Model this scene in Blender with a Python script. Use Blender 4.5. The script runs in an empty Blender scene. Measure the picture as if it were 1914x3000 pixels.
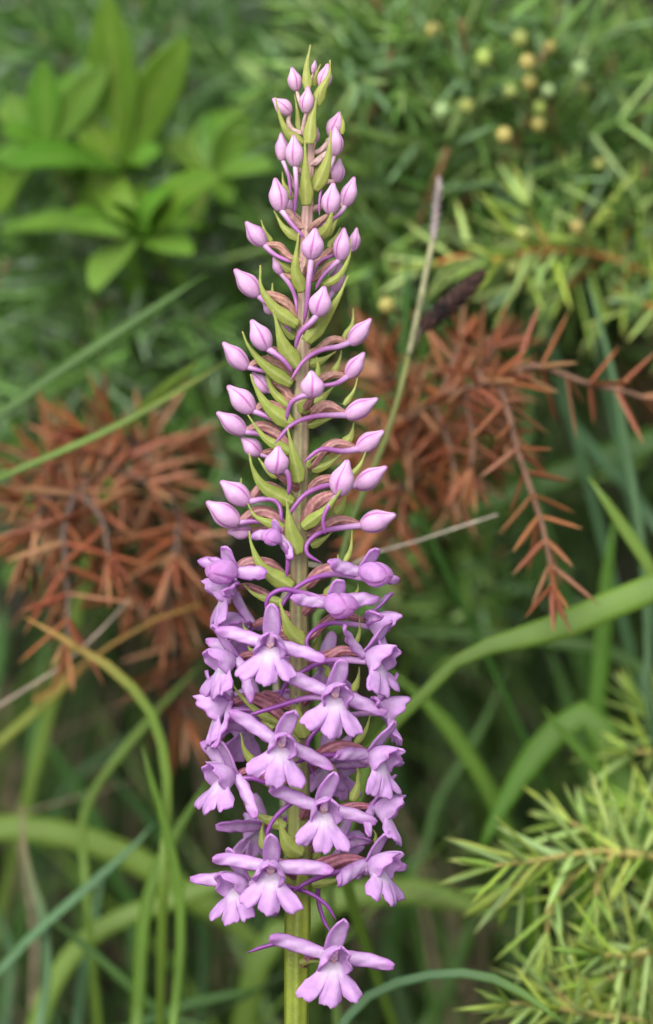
import bpy, math, random
from mathutils import Vector, Matrix, noise

# ------------------------------------------------------------------ camera, world, sun, exposure
scn = bpy.context.scene
COL = scn.collection
PITCH = math.radians(12.0)
DIST = 0.60                                   # camera to flower spike, metres
CEN = Vector((0.0, 0.0, 0.20))                # point on the spike that sits at the middle of the frame
FWD = Vector((0, math.cos(PITCH), -math.sin(PITCH)))
UPV = Vector((0, math.sin(PITCH), math.cos(PITCH)))
RGT = Vector((1, 0, 0))
MM = 0.001

cam = bpy.data.cameras.new('camera')
cam_o = bpy.data.objects.new('camera', cam)
COL.objects.link(cam_o)
cam_o.location = CEN - FWD * DIST
cam_o.rotation_euler = (math.pi / 2 - PITCH, 0, 0)
cam.sensor_fit = 'VERTICAL'
cam.lens = 100
cam.sensor_height = 20
cam.sensor_width = 20
cam.clip_start = 0.02
cam.clip_end = 200
cam.dof.use_dof = True
cam.dof.focus_distance = DIST - 0.003
cam.dof.aperture_fstop = 8.5
scn.camera = cam_o

SUN_EL, SUN_AZ = math.radians(45), math.radians(200)      # azimuth from +Y clockwise: behind the camera, a little left
w = bpy.data.worlds.new('World')
scn.world = w
w.use_nodes = True
nt = w.node_tree
for n in list(nt.nodes): nt.nodes.remove(n)
out = nt.nodes.new('ShaderNodeOutputWorld')
bg = nt.nodes.new('ShaderNodeBackground')
sky = nt.nodes.new('ShaderNodeTexSky')
hs = nt.nodes.new('ShaderNodeHueSaturation')              # overcast: the blue mostly washed out
sky.sky_type = 'NISHITA'
sky.sun_disc = False
sky.sun_elevation = SUN_EL
sky.sun_rotation = SUN_AZ
sky.air_density = 1.0
sky.dust_density = 4.0
hs.inputs['Saturation'].default_value = 0.25
bg.inputs['Strength'].default_value = 0.13
nt.links.new(sky.outputs['Color'], hs.inputs['Color'])
nt.links.new(hs.outputs['Color'], bg.inputs['Color'])
nt.links.new(bg.outputs['Background'], out.inputs['Surface'])

sun = bpy.data.lights.new('sun', 'SUN')
sun.energy = 1.45
sun.angle = math.radians(60)
sun.color = (1.0, 0.96, 0.9)
sun_o = bpy.data.objects.new('sun', sun)
COL.objects.link(sun_o)
sdir = Vector((math.sin(SUN_AZ) * math.cos(SUN_EL), math.cos(SUN_AZ) * math.cos(SUN_EL), math.sin(SUN_EL)))
sun_o.rotation_euler = sdir.to_track_quat('Z', 'Y').to_euler()
sun_o.location = (0, 0, 3)

scn.view_settings.view_transform = 'Standard'
scn.view_settings.look = 'None'
scn.view_settings.gamma = 1
scn.view_settings.exposure = 0.9
scn.view_settings.use_curve_mapping = False

# ------------------------------------------------------------------ pixel to point
PX = 0.04 * MM                                # one photo pixel on the spike's plane
CROPS = {'A': (650, 100, 500 / 1536), 'B': (600, 600, 600 / 1536), 'C': (560, 1100, 650 / 1536),
         'D': (540, 1600, 680 / 1536), 'E': (540, 2150, 700 / 1536),
         'G1': (0, 0, 800 / 1536), 'G2': (950, 0, 964 / 1536), 'G3': (0, 900, 700 / 1536),
         'G4': (1000, 850, 914 / 1536), 'G5': (0, 1800, 750 / 1505), 'G6': (1100, 1800, 814 / 1536), 'S': (0, 0, 1)}

def src(c, x, y):
    a, b, s = CROPS[c]
    return a + x * s, b + y * s

def P(px, py, d=0.0):
    """photo pixel + depth behind the spike plane (mm) -> point"""
    k = (DIST + d * MM) / DIST * PX
    return CEN + RGT * ((px - 957) * k) + UPV * ((1500 - py) * k) + FWD * (d * MM)

def C(c, x, y, d=0.0):
    return P(*src(c, x, y), d)

# ------------------------------------------------------------------ helpers
def lerp(a, b, t): return a + (b - a) * t
def sm(a, b, x):
    t = max(0.0, min(1.0, (x - a) / (b - a)))
    return t * t * (3 - 2 * t)
def mixc(a, b, t): return tuple(a[i] + (b[i] - a[i]) * t for i in range(3))

def spline(pts, n):
    pts = [Vector(p) for p in pts]
    if len(pts) == 2: pts = [pts[0], (pts[0] + pts[1]) / 2, pts[1]]
    q = [pts[0] * 2 - pts[1]] + pts + [pts[-1] * 2 - pts[-2]]
    # sample evenly by chord length
    L = [0]
    for i in range(len(pts) - 1): L.append(L[-1] + (pts[i + 1] - pts[i]).length)
    res = []
    for k in range(n):
        s = L[-1] * k / (n - 1)
        i = 0
        while i < len(pts) - 2 and s > L[i + 1]: i += 1
        t = (s - L[i]) / max(1e-9, L[i + 1] - L[i])
        t = max(0, min(1, t))
        a, b, c, d = q[i], q[i + 1], q[i + 2], q[i + 3]
        res.append(0.5 * ((2 * b) + (c - a) * t + (2 * a - 5 * b + 4 * c - d) * t * t + (3 * b - a - 3 * c + d) * t ** 3))
    return res

def tangents(p):
    r = []
    for i in range(len(p)):
        v = p[min(i + 1, len(p) - 1)] - p[max(i - 1, 0)]
        r.append(v.normalized() if v.length > 1e-12 else Vector((0, 0, 1)))
    return r

class MB:
    def __init__(s): s.v, s.f, s.c = [], [], []
    def add(s, v, f, c):
        o = len(s.v)
        s.v += v
        s.f += [tuple(i + o for i in q) for q in f]
        s.c += c if isinstance(c, list) else [c] * len(v)
    def mesh(s, name, mat, org=Vector((0, 0, 0)), smooth=True):
        me = bpy.data.meshes.new(name)
        me.from_pydata([tuple(p - org) for p in s.v], [], s.f)
        me.materials.append(mat)
        if smooth: me.polygons.foreach_set('use_smooth', [True] * len(me.polygons))
        at = me.color_attributes.new('pig', 'FLOAT_COLOR', 'POINT')
        flat = []
        for c in s.c: flat += [c[0], c[1], c[2], 1.0]
        at.data.foreach_set('color', flat)
        me.update()
        return me

def org_of(o):
    v = Vector((0, 0, 0))
    while o is not None:
        v += o.location
        o = o.parent
    return v

def obj(name, mb, mat, parent=None, solid=0.0, smooth=True, org=None):
    """one mesh object; points in mb are world points"""
    base = org_of(parent) if parent else (org or Vector((0, 0, 0)))
    o = bpy.data.objects.new(name, mb.mesh(name, mat, base, smooth))
    COL.objects.link(o)
    if parent: o.parent = parent
    else: o.location = base
    if solid:
        m = o.modifiers.new('thickness', 'SOLIDIFY'); m.thickness = solid; m.offset = 0
    return o

def thing(name, label, cat, loc, group=None):
    o = bpy.data.objects.new(name, None)
    o.empty_display_size = 0.01
    COL.objects.link(o)
    o.location = loc
    o['label'] = label
    o['category'] = cat
    if group: o['group'] = group
    return o

def grid_faces(nu, nv, closed=False):
    f = []
    for i in range(nu - 1):
        for j in range(nv if closed else nv - 1):
            j2 = (j + 1) % nv
            f.append((i * nv + j, i * nv + j2, (i + 1) * nv + j2, (i + 1) * nv + j))
    return f

def tube(mb, path, rad, seg=8, col=(1, 1, 1), ridges=0, ridge=0.0, twist=0.0, caps=True, colf=None):
    """rad: function of t (0..1)"""
    n = len(path)
    T = tangents(path)
    ref = Vector((0.31, 0.2, 0.9)) if abs(T[0].z) < 0.8 else Vector((0, -1, 0.1))
    a = (ref - T[0] * ref.dot(T[0])).normalized()
    v, c = [], []
    for i in range(n):
        a = (a - T[i] * a.dot(T[i])).normalized()
        b = T[i].cross(a)
        t = i / (n - 1)
        r = rad(t)
        for j in range(seg):
            ph = 2 * math.pi * j / seg
            k = 1 + (ridge * math.cos(ridges * (ph + twist * t)) if ridges else 0)
            v.append(path[i] + (a * math.cos(ph) + b * math.sin(ph)) * (r * k))
            c.append(colf(t, ph) if colf else col)
    f = grid_faces(n, seg, True)
    if caps:
        f.append(tuple(range(seg - 1, -1, -1)))
        f.append(tuple((n - 1) * seg + j for j in range(seg)))
    mb.add(v, f, c)

def ribbon(mb, path, wid, nrm, nv=5, camber=0.0, colf=None, wave=None):
    """wid(t): full width. nrm: outward normal hint (vector or f(t)). camber>0 bends the margins back from the normal"""
    n = len(path)
    T = tangents(path)
    v, c = [], []
    for i in range(n):
        t = i / (n - 1)
        h = nrm(t) if callable(nrm) else nrm
        s = T[i].cross(h)
        if s.length < 1e-6: s = T[i].cross(Vector((0.3, 0.5, 0.8)))
        s.normalize()
        nn = s.cross(T[i]).normalized()
        ww = wid(t) / 2
        for j in range(nv):
            q = -1 + 2 * j / (nv - 1)
            p = path[i] + s * (q * ww) - nn * (camber * ww * (abs(q) ** 1.5))
            if wave: p += nn * wave(t, q)
            v.append(p)
            c.append(colf(t, q) if colf else (1, 1, 1))
    mb.add(v, grid_faces(n, nv), c)

# ------------------------------------------------------------------ materials
def mat_base(name):
    m = bpy.data.materials.new(name)
    m.use_nodes = True
    n = m.node_tree.nodes
    return m, n, m.node_tree.links, n['Principled BSDF'], n['Material Output']

def organic(name, rough=0.5, spec=0.35, transl=0.25, tint=(1, 1, 1), nscale=900, namp=0.12, bscale=2500, bump=0.15, objrand=0.0, hue=0.012,
            sheen=0.0, tcol=None, streak=None):
    """pigment from the 'pig' attribute, mottled by noise; some light passes through"""
    m, n, l, b, o = mat_base(name)
    at = n.new('ShaderNodeAttribute'); at.attribute_name = 'pig'
    tc = n.new('ShaderNodeTexCoord')
    nz = n.new('ShaderNodeTexNoise'); nz.inputs['Scale'].default_value = nscale; nz.inputs['Detail'].default_value = 4
    l.new(tc.outputs['Object'], nz.inputs['Vector'])
    mr = n.new('ShaderNodeMapRange')
    mr.inputs['From Min'].default_value = 0.3; mr.inputs['From Max'].default_value = 0.7
    mr.inputs['To Min'].default_value = 1 - namp; mr.inputs['To Max'].default_value = 1 + namp
    l.new(nz.outputs['Fac'], mr.inputs['Value'])
    hsv = n.new('ShaderNodeHueSaturation')
    l.new(at.outputs['Color'], hsv.inputs['Color'])
    val = mr.outputs['Result']
    if objrand:
        oi = n.new('ShaderNodeObjectInfo')
        m2 = n.new('ShaderNodeMapRange')
        m2.inputs['To Min'].default_value = 1 - objrand; m2.inputs['To Max'].default_value = 1 + objrand
        l.new(oi.outputs['Random'], m2.inputs['Value'])
        mu = n.new('ShaderNodeMath'); mu.operation = 'MULTIPLY'
        l.new(val, mu.inputs[0]); l.new(m2.outputs['Result'], mu.inputs[1])
        val = mu.outputs[0]
        m3 = n.new('ShaderNodeMapRange')
        m3.inputs['To Min'].default_value = 0.5 - hue; m3.inputs['To Max'].default_value = 0.5 + hue
        wn = n.new('ShaderNodeTexWhiteNoise'); wn.noise_dimensions = '1D'
        l.new(oi.outputs['Random'], wn.inputs['W']); l.new(wn.outputs['Value'], m3.inputs['Value'])
        l.new(m3.outputs['Result'], hsv.inputs['Hue'])
    l.new(val, hsv.inputs['Value'])
    l.new(hsv.outputs['Color'], b.inputs['Base Color'])
    b.inputs['Roughness'].default_value = rough
    b.inputs['Specular IOR Level'].default_value = spec
    if sheen: b.inputs['Sheen Weight'].default_value = sheen
    if bump:
        bn = n.new('ShaderNodeTexNoise'); bn.inputs['Scale'].default_value = bscale; bn.inputs['Detail'].default_value = 3
        l.new(tc.outputs['Object'], bn.inputs['Vector'])
        bp = n.new('ShaderNodeBump'); bp.inputs['Strength'].default_value = bump; bp.inputs['Distance'].default_value = 0.0003
        l.new(bn.outputs['Fac'], bp.inputs['Height']); l.new(bp.outputs['Normal'], b.inputs['Normal'])
    if transl:
        tr = n.new('ShaderNodeBsdfTranslucent')
        mx = n.new('ShaderNodeMixShader'); mx.inputs['Fac'].default_value = transl
        l.new(hsv.outputs['Color'], tr.inputs['Color'])
        l.new(b.outputs['BSDF'], mx.inputs[1]); l.new(tr.outputs['BSDF'], mx.inputs[2])
        l.new(mx.outputs['Shader'], o.inputs['Surface'])
    return m

M_PETAL = organic('petal', rough=0.5, spec=0.25, transl=0.45, nscale=1400, namp=0.10, bscale=5000, bump=0.2)
M_BUD = organic('bud_skin', rough=0.45, spec=0.3, transl=0.12, nscale=800, namp=0.10, bscale=4500, bump=0.25)
M_SPUR = organic('spur_skin', rough=0.3, spec=0.4, transl=0.1, nscale=900, namp=0.1, bscale=3000, bump=0.1)
M_OVARY = organic('ovary_skin', rough=0.42, spec=0.35, transl=0.05, nscale=1800, namp=0.28, bscale=2500, bump=0.25)
M_BRACT = organic('bract_skin', rough=0.4, spec=0.35, transl=0.3, nscale=900, namp=0.12, bscale=3500, bump=0.3)
M_STEM = organic('stem_skin', rough=0.38, spec=0.4, transl=0.0, nscale=700, namp=0.16, bscale=2500, bump=0.25)
M_LEAF = organic('leaf_skin', rough=0.45, spec=0.3, transl=0.35, nscale=120, namp=0.15, bscale=500, bump=0.2, objrand=0.12)
M_BLADE = organic('grass_skin', rough=0.45, spec=0.3, transl=0.35, nscale=90, namp=0.16, bscale=800, bump=0.15, objrand=0.08)
M_NEEDLE = organic('needle_skin', rough=0.42, spec=0.35, transl=0.3, nscale=300, namp=0.15, bump=0.0, objrand=0.22)
M_FOLIAGE = organic('needle_mass', rough=0.45, spec=0.3, transl=0.25, nscale=60, namp=0.2, bump=0.0)
M_GRASS = organic('grass_mass', rough=0.5, spec=0.25, transl=0.3, nscale=40, namp=0.2, bump=0.0)
M_BARK = organic('twig_bark', rough=0.8, spec=0.2, transl=0.0, nscale=500, namp=0.35, bscale=900, bump=0.6)
M_BERRY = organic('berry_skin', rough=0.5, spec=0.3, transl=0.0, nscale=300, namp=0.2, bump=0.1, objrand=0.15)

def soil_material():
    m, n, l, b, o = mat_base('soil')
    tc = n.new('ShaderNodeTexCoord')
    nz = n.new('ShaderNodeTexNoise'); nz.inputs['Scale'].default_value = 60; nz.inputs['Detail'].default_value = 8
    l.new(tc.outputs['Object'], nz.inputs['Vector'])
    cr = n.new('ShaderNodeValToRGB')
    cr.color_ramp.elements[0].position = 0.3; cr.color_ramp.elements[0].color = (0.006, 0.005, 0.0035, 1)
    cr.color_ramp.elements[1].position = 0.75; cr.color_ramp.elements[1].color = (0.035, 0.026, 0.016, 1)
    e = cr.color_ramp.elements.new(0.5); e.color = (0.014, 0.014, 0.006, 1)
    l.new(nz.outputs['Fac'], cr.inputs['Fac'])
    l.new(cr.outputs['Color'], b.inputs['Base Color'])
    b.inputs['Roughness'].default_value = 0.95
    bp = n.new('ShaderNodeBump'); bp.inputs['Strength'].default_value = 0.8; bp.inputs['Distance'].default_value = 0.01
    l.new(nz.outputs['Fac'], bp.inputs['Height']); l.new(bp.outputs['Normal'], b.inputs['Normal'])
    return m
M_SOIL = soil_material()

# ------------------------------------------------------------------ ground: flat, then a bank rising behind the orchid
def H(x, y):
    base = 0.0
    if y > 0.03: base = 0.50 * (y - 0.03) if y < 1.6 else 0.50 * 1.57 + 0.05 * (y - 1.6)
    k = max(0.0, min(1.0, (3 - math.hypot(x, y)) / 2))
    nz = noise.noise(Vector((x * 9, y * 9, 0.3))) * 0.012 + noise.noise(Vector((x * 31, y * 31, 5.1))) * 0.004
    return base + nz * (0.3 + 0.7 * k)

def axis_vals():
    a = [-60, -25, -10, -5, -3, -2, -1.5, -1.2, -1.0]
    a += [-0.9 + 0.02 * i for i in range(91)]
    a += [1.0, 1.2, 1.5, 2, 3, 5, 10, 25, 60]
    return a
xs = axis_vals(); ys = axis_vals()
mb = MB()
vv = [Vector((x, y, H(x, y))) for y in ys for x in xs]
mb.add(vv, grid_faces(len(ys), len(xs)), (0.03, 0.03, 0.02))
ground = obj('ground', mb, M_SOIL)
ground['kind'] = 'structure'

# ------------------------------------------------------------------ the orchid
def stem_px(py):
    """stem centre x and half width (photo pixels) at photo row py"""
    tab = [(215, 905, 4), (330, 908, 7), (440, 912, 10), (560, 905, 14), (640, 900, 18), (760, 895, 18), (900, 889, 19), (1050, 888, 22),
           (1250, 882, 24), (1450, 879, 26), (1700, 876, 27), (1900, 877, 28), (2100, 878, 29), (2300, 876, 31), (2500, 874, 35),
           (2700, 872, 38), (2900, 870, 36), (3000, 869, 35), (3400, 868, 36)]
    for i in range(len(tab) - 1):
        if py <= tab[i + 1][0]:
            t = max(0, (py - tab[i][0]) / (tab[i + 1][0] - tab[i][0]))
            return lerp(tab[i][1], tab[i + 1][1], t), lerp(tab[i][2], tab[i + 1][2], t)
    return tab[-1][1], tab[-1][2]

def stem_pt(py, d=0.0):
    return P(stem_px(py)[0], py, d)

root_xy = P(868, 3400)
orchid_base = Vector((root_xy.x, root_xy.y - 0.02, 0))
orchid_base.z = H(orchid_base.x, orchid_base.y)
orchid = thing('orchid', 'tall pink purple orchid spike with open flowers below and closed buds above', 'orchid', orchid_base)

def build_stem():
    rows = [215, 330, 440, 560, 660, 760, 900, 1050, 1250, 1450, 1700, 1900, 2100, 2300, 2500, 2700, 2900, 3000, 3200, 3400]
    pts = [stem_pt(r) for r in rows]
    last = pts[-1]
    pts += [Vector((lerp(last.x, orchid_base.x, t), lerp(last.y, orchid_base.y, t), lerp(last.z, orchid_base.z - 0.004, t))) for t in (0.33, 0.66, 1.0)]
    n = 170
    path = spline(pts, n)
    # photo row along the path
    def row(p):
        rel = p - CEN
        return 1500 - rel.dot(UPV) / PX
    rws = [row(p) for p in path]
    def rad(t):
        i = int(round(t * (n - 1)))
        return stem_px(rws[i])[1] * PX
    green, olive, brown, pink = (0.155, 0.20, 0.016), (0.20, 0.215, 0.075), (0.24, 0.14, 0.085), (0.50, 0.34, 0.27)
    def colf(t, ph):
        i = int(round(t * (n - 1)))
        r = rws[i]
        c = mixc(pink, olive, sm(560, 1350, r))
        c = mixc(c, green, sm(2050, 2750, r))
        rid = 0.5 + 0.5 * math.cos(7 * ph)
        z = noise.noise(Vector((ph * 2.0, r * 0.004, 3.3)))
        pur = mixc((0.34, 0.14, 0.20), (0.17, 0.08, 0.075), sm(900, 1800, r))
        k = (0.55 * (1 - rid) + 0.5 * z) * (1 - sm(2000, 2550, r)) * (0.5 + 0.5 * sm(500, 800, r))
        c = mixc(c, pur, max(0, min(0.75, k)))
        return mixc(c, (0.24, 0.29, 0.05), 0.35 * rid * sm(2300, 2800, r))
    m = MB()
    tube(m, path, rad, seg=42, ridges=7, ridge=0.055, colf=colf)
    obj('stem', m, M_STEM, orchid)
    # two stem leaves low down, sheathing the stem
    for k, (ang, z0, ln) in enumerate(((0.6, 0.03, 0.11), (3.9, 0.015, 0.13))):
        b = orchid_base + Vector((0, 0, z0))
        dv = Vector((math.cos(ang), math.sin(ang) * 0.6, 0))
        pth = spline([b, b + dv * 0.012 + Vector((0, 0, 0.04)), b + dv * 0.04 + Vector((0, 0, 0.065)), b + dv * ln * 0.8 + Vector((0, 0, 0.05))], 20)
        mm = MB()
        ribbon(mm, pth, lambda t: 0.016 * (0.35 + 0.65 * math.sin(math.pi * min(1, t * 1.0 + 0.1)) ** 0.7) * (1 - t ** 5), Vector((0, 0, 1)) - dv * 0.2, 7, -0.35,
               lambda t, q: (0.10, 0.17, 0.03))
        obj('leaf', mm, M_BRACT, orchid, 0.0004)
build_stem()

rng = random.Random(11)
PALE, LILAC, MAG = (0.66, 0.45, 0.62), (0.54, 0.26, 0.53), (0.34, 0.02, 0.28)

def ovary(mb, pts, wpx, py, pale=0.0):
    """twisted ribbed ovary from flower base to stem"""
    path = spline(pts, 22)
    brown = mixc((0.27, 0.10, 0.115), (0.33, 0.17, 0.12), sm(1500, 900, py) if py < 1500 else 0)
    brown = mixc(brown, (0.20, 0.055, 0.075), sm(1500, 2300, py))
    brown = mixc(brown, (0.66, 0.47, 0.47), sm(700, 450, py) if py < 700 else 0)
    light = mixc(brown, (0.47, 0.28, 0.23), 0.5)
    light = mixc(light, (0.42, 0.16, 0.22), sm(1500, 2200, py))
    r0 = wpx * PX / 2
    prof = lambda t: r0 * (0.42 + 0.58 * math.sin(math.pi * min(1, 0.08 + t * 0.80)) ** 1.1) * (1 - 0.35 * sm(0.85, 1, t))
    tube(mb, path, prof, seg=24, ridges=6, ridge=0.12, twist=2.2,
         colf=lambda t, ph: mixc(mixc(brown, (0.16, 0.06, 0.06), 0.2), light, 0.5 + 0.5 * math.cos(6 * (ph + 2.2 * t))))

def spur(pts, wpx, parent, py):
    path = spline(pts, 26)
    r0 = wpx * PX / 2
    m = MB()
    up = sm(900, 500, py) if py < 900 else 0
    base = mixc((0.52, 0.31, 0.55), (0.62, 0.43, 0.57), up)
    tip = mixc((0.21, 0.045, 0.26), (0.60, 0.33, 0.55), up)
    tip = mixc(tip, (0.33, 0.115, 0.33), sm(1800, 1100, py) if py < 1700 else 0)
    tube(m, path, lambda t: r0 * (1.0 - 0.45 * t) * (1 - 0.75 * sm(0.88, 1.0, t)), seg=12,
         colf=lambda t, ph: mixc(base, tip, sm(0.0, 0.5, t) * 0.9 + 0.1 * t))
    obj('spur', m, M_SPUR, parent)

def bud_shell(mb, b, t, wid, seam=0.0, young=0.0):
    ax = t - b
    L = ax.length
    A = ax.normalized()
    tocam = -FWD
    e1 = (tocam - A * tocam.dot(A)).normalized()
    e2 = A.cross(e1)
    n, seg = 30, 54
    v, c = [], []
    bend = e2 * rng.uniform(-0.07, 0.07) * L + UPV * 0.03 * L
    sq = rng.uniform(0.92, 1.06)
    jit = rng.uniform(0, 9)
    for i in range(n):
        s = i / (n - 1)
        # teardrop: rounded base, widest at a third, drawn out to a blunt beak
        r = (math.sin(math.pi * min(1, 0.055 + s * 0.86) ** 0.80)) ** 0.88
        beak = 0.19 * (1 - sm(0.90, 1.0, s))
        r = max(r * (1 - 0.34 * sm(0.5, 0.92, s)), beak * (1 if s > 0.5 else 0))
        if i == n - 1: r = 0.04
        if i == 0: r = 0.16
        R = r * wid / 2
        cen = b + A * (L * s) + bend * s * s
        for j in range(seg):
            ph = 2 * math.pi * j / seg
            g = 0.0
            for k in range(3):
                d = (ph - seam - 0.25 * (s - 0.4) - k * 2.0944 + math.pi) % (2 * math.pi) - math.pi
                g = max(g, math.exp(-(d / 0.12) ** 2))
            und = 1 + 0.03 * math.cos(3 * (ph - seam) + math.pi)
            rr = R * und * (1 - 0.09 * g)
            v.append(cen + (e1 * math.cos(ph) * sq + e2 * math.sin(ph)) * rr)
            z = 0.5 + 0.5 * noise.noise(Vector((ph * 1.3 + jit, s * 3, jit)))
            col = mixc(PALE, LILAC, 0.05 + 0.75 * z + 0.25 * (1 - s) * (1 - young))
            col = mixc(col, (0.66, 0.40, 0.46), 0.45 * young * (1 - s))
            col = mixc(col, MAG, 0.85 * g ** 1.5 * (0.4 + 0.6 * sm(0.02, 0.25, s)))
            col = mixc(col, MAG, 0.45 * sm(0.90, 1.0, s) + 0.3 * sm(0.08, 0.0, s))
            c.append(col)
    f = grid_faces(n, seg, True)
    f.append(tuple(range(seg - 1, -1, -1)))
    f.append(tuple((n - 1) * seg + j for j in range(seg)))
    mb.add(v, f, c)

def add_bud(crop, base, tip, wpx, d, seam=0.0, ov=None, ovw=None, sp=None, spw=None, att=None):
    s = CROPS[crop][2]
    bx, by = src(crop, *base)
    tx, ty = src(crop, *tip)
    young = sm(800, 300, by) if by < 800 else 0
    B, T = P(bx, by, d), P(tx, ty, d - 0.4)
    m = MB()
    bud_shell(m, B, T, wpx * s * PX, seam, young)
    o = obj('bud', m, M_BUD, orchid)
    # ovary joins the bud to the stem
    spx = stem_px(by)[0]
    if ov:
        pts = [B + (T - B) * 0.05] + [C(crop, q[0], q[1], q[2] if len(q) > 2 else d * (1 - (i + 1) / (len(ov) + 1))) for i, q in enumerate(ov)]
        lx, ly = src(crop, ov[-1][0], ov[-1][1])
        pts.append(stem_pt(ly + 12, 0.2 if d > 1 else -0.4))
    else:
        ay = att if att else by + 55
        pts = [B + (T - B) * 0.05, P(lerp(bx, spx, 0.35), by + (ay - by) * 0.25, d * 0.75), P(lerp(bx, spx, 0.75), lerp(by, ay, 0.6), d * 0.35), stem_pt(ay, 0)]
    m = MB()
    ovary(m, pts, (ovw if ovw else wpx * 0.42) * s * 0.84, by)
    obj('ovary', m, M_OVARY, o)
    if sp:
        ps = [B + (T - B) * 0.08]
        for i, q in enumerate(sp):
            ps.append(C(crop, q[0], q[1], q[2] if len(q) > 2 else d - 0.6))
        spur(ps, (spw or 42) * s, o, by)
    return o

def add_bract(crop, pts, wpx, d0, d1, lean=0.0, dark=0.0):
    s = CROPS[crop][2]
    n = len(pts)
    w3 = [C(crop, p[0], p[1], lerp(d0, d1, (i / (n - 1)) ** 0.7)) for i, p in enumerate(pts)]
    path = spline(w3, 26)
    W = wpx * s * PX * (1.0 if wpx > 60 else 1.05)
    def wid(t):
        k = 0.62 + 0.38 * sm(0, 0.2, t) if t < 0.2 else (1 - ((t - 0.2) / 0.8)) ** 1.4
        if t > 0.55: k = max(k, 0.10 * (1 - sm(0.94, 1, t)))
        return W * max(k, 0.02)
    nh = (-FWD + RGT * lean)
    py = src(crop, *pts[0])[1]
    g1 = mixc((0.46, 0.49, 0.13), (0.36, 0.44, 0.10), sm(300, 1400, py))
    def colf(t, q):
        c = mixc(g1, (0.28, 0.34, 0.06), 0.35 * abs(q) + 0.2 * (1 - t))
        c = mixc(c, (0.50, 0.52, 0.20), 0.55 * math.exp(-(q / 0.13) ** 2))
        c = mixc(c, (0.20, 0.26, 0.05), 0.18 * (0.5 + 0.5 * math.cos(q * 15)))
        c = mixc(c, (0.34, 0.16, 0.11), 0.5 * sm(0.80, 1.0, abs(q)) * (1 - t) + 0.25 * sm(0.85, 1, t))
        return c
    m = MB()
    ribbon(m, path, wid, nh, 13, 0.4, colf, lambda t, q: W * (0.07 * math.exp(-(q / 0.14) ** 2) + 0.008 * math.sin(t * 9 + q * 2)) * (1 - t))
    obj('bract', m, M_BRACT, orchid, 0.0002)

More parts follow.
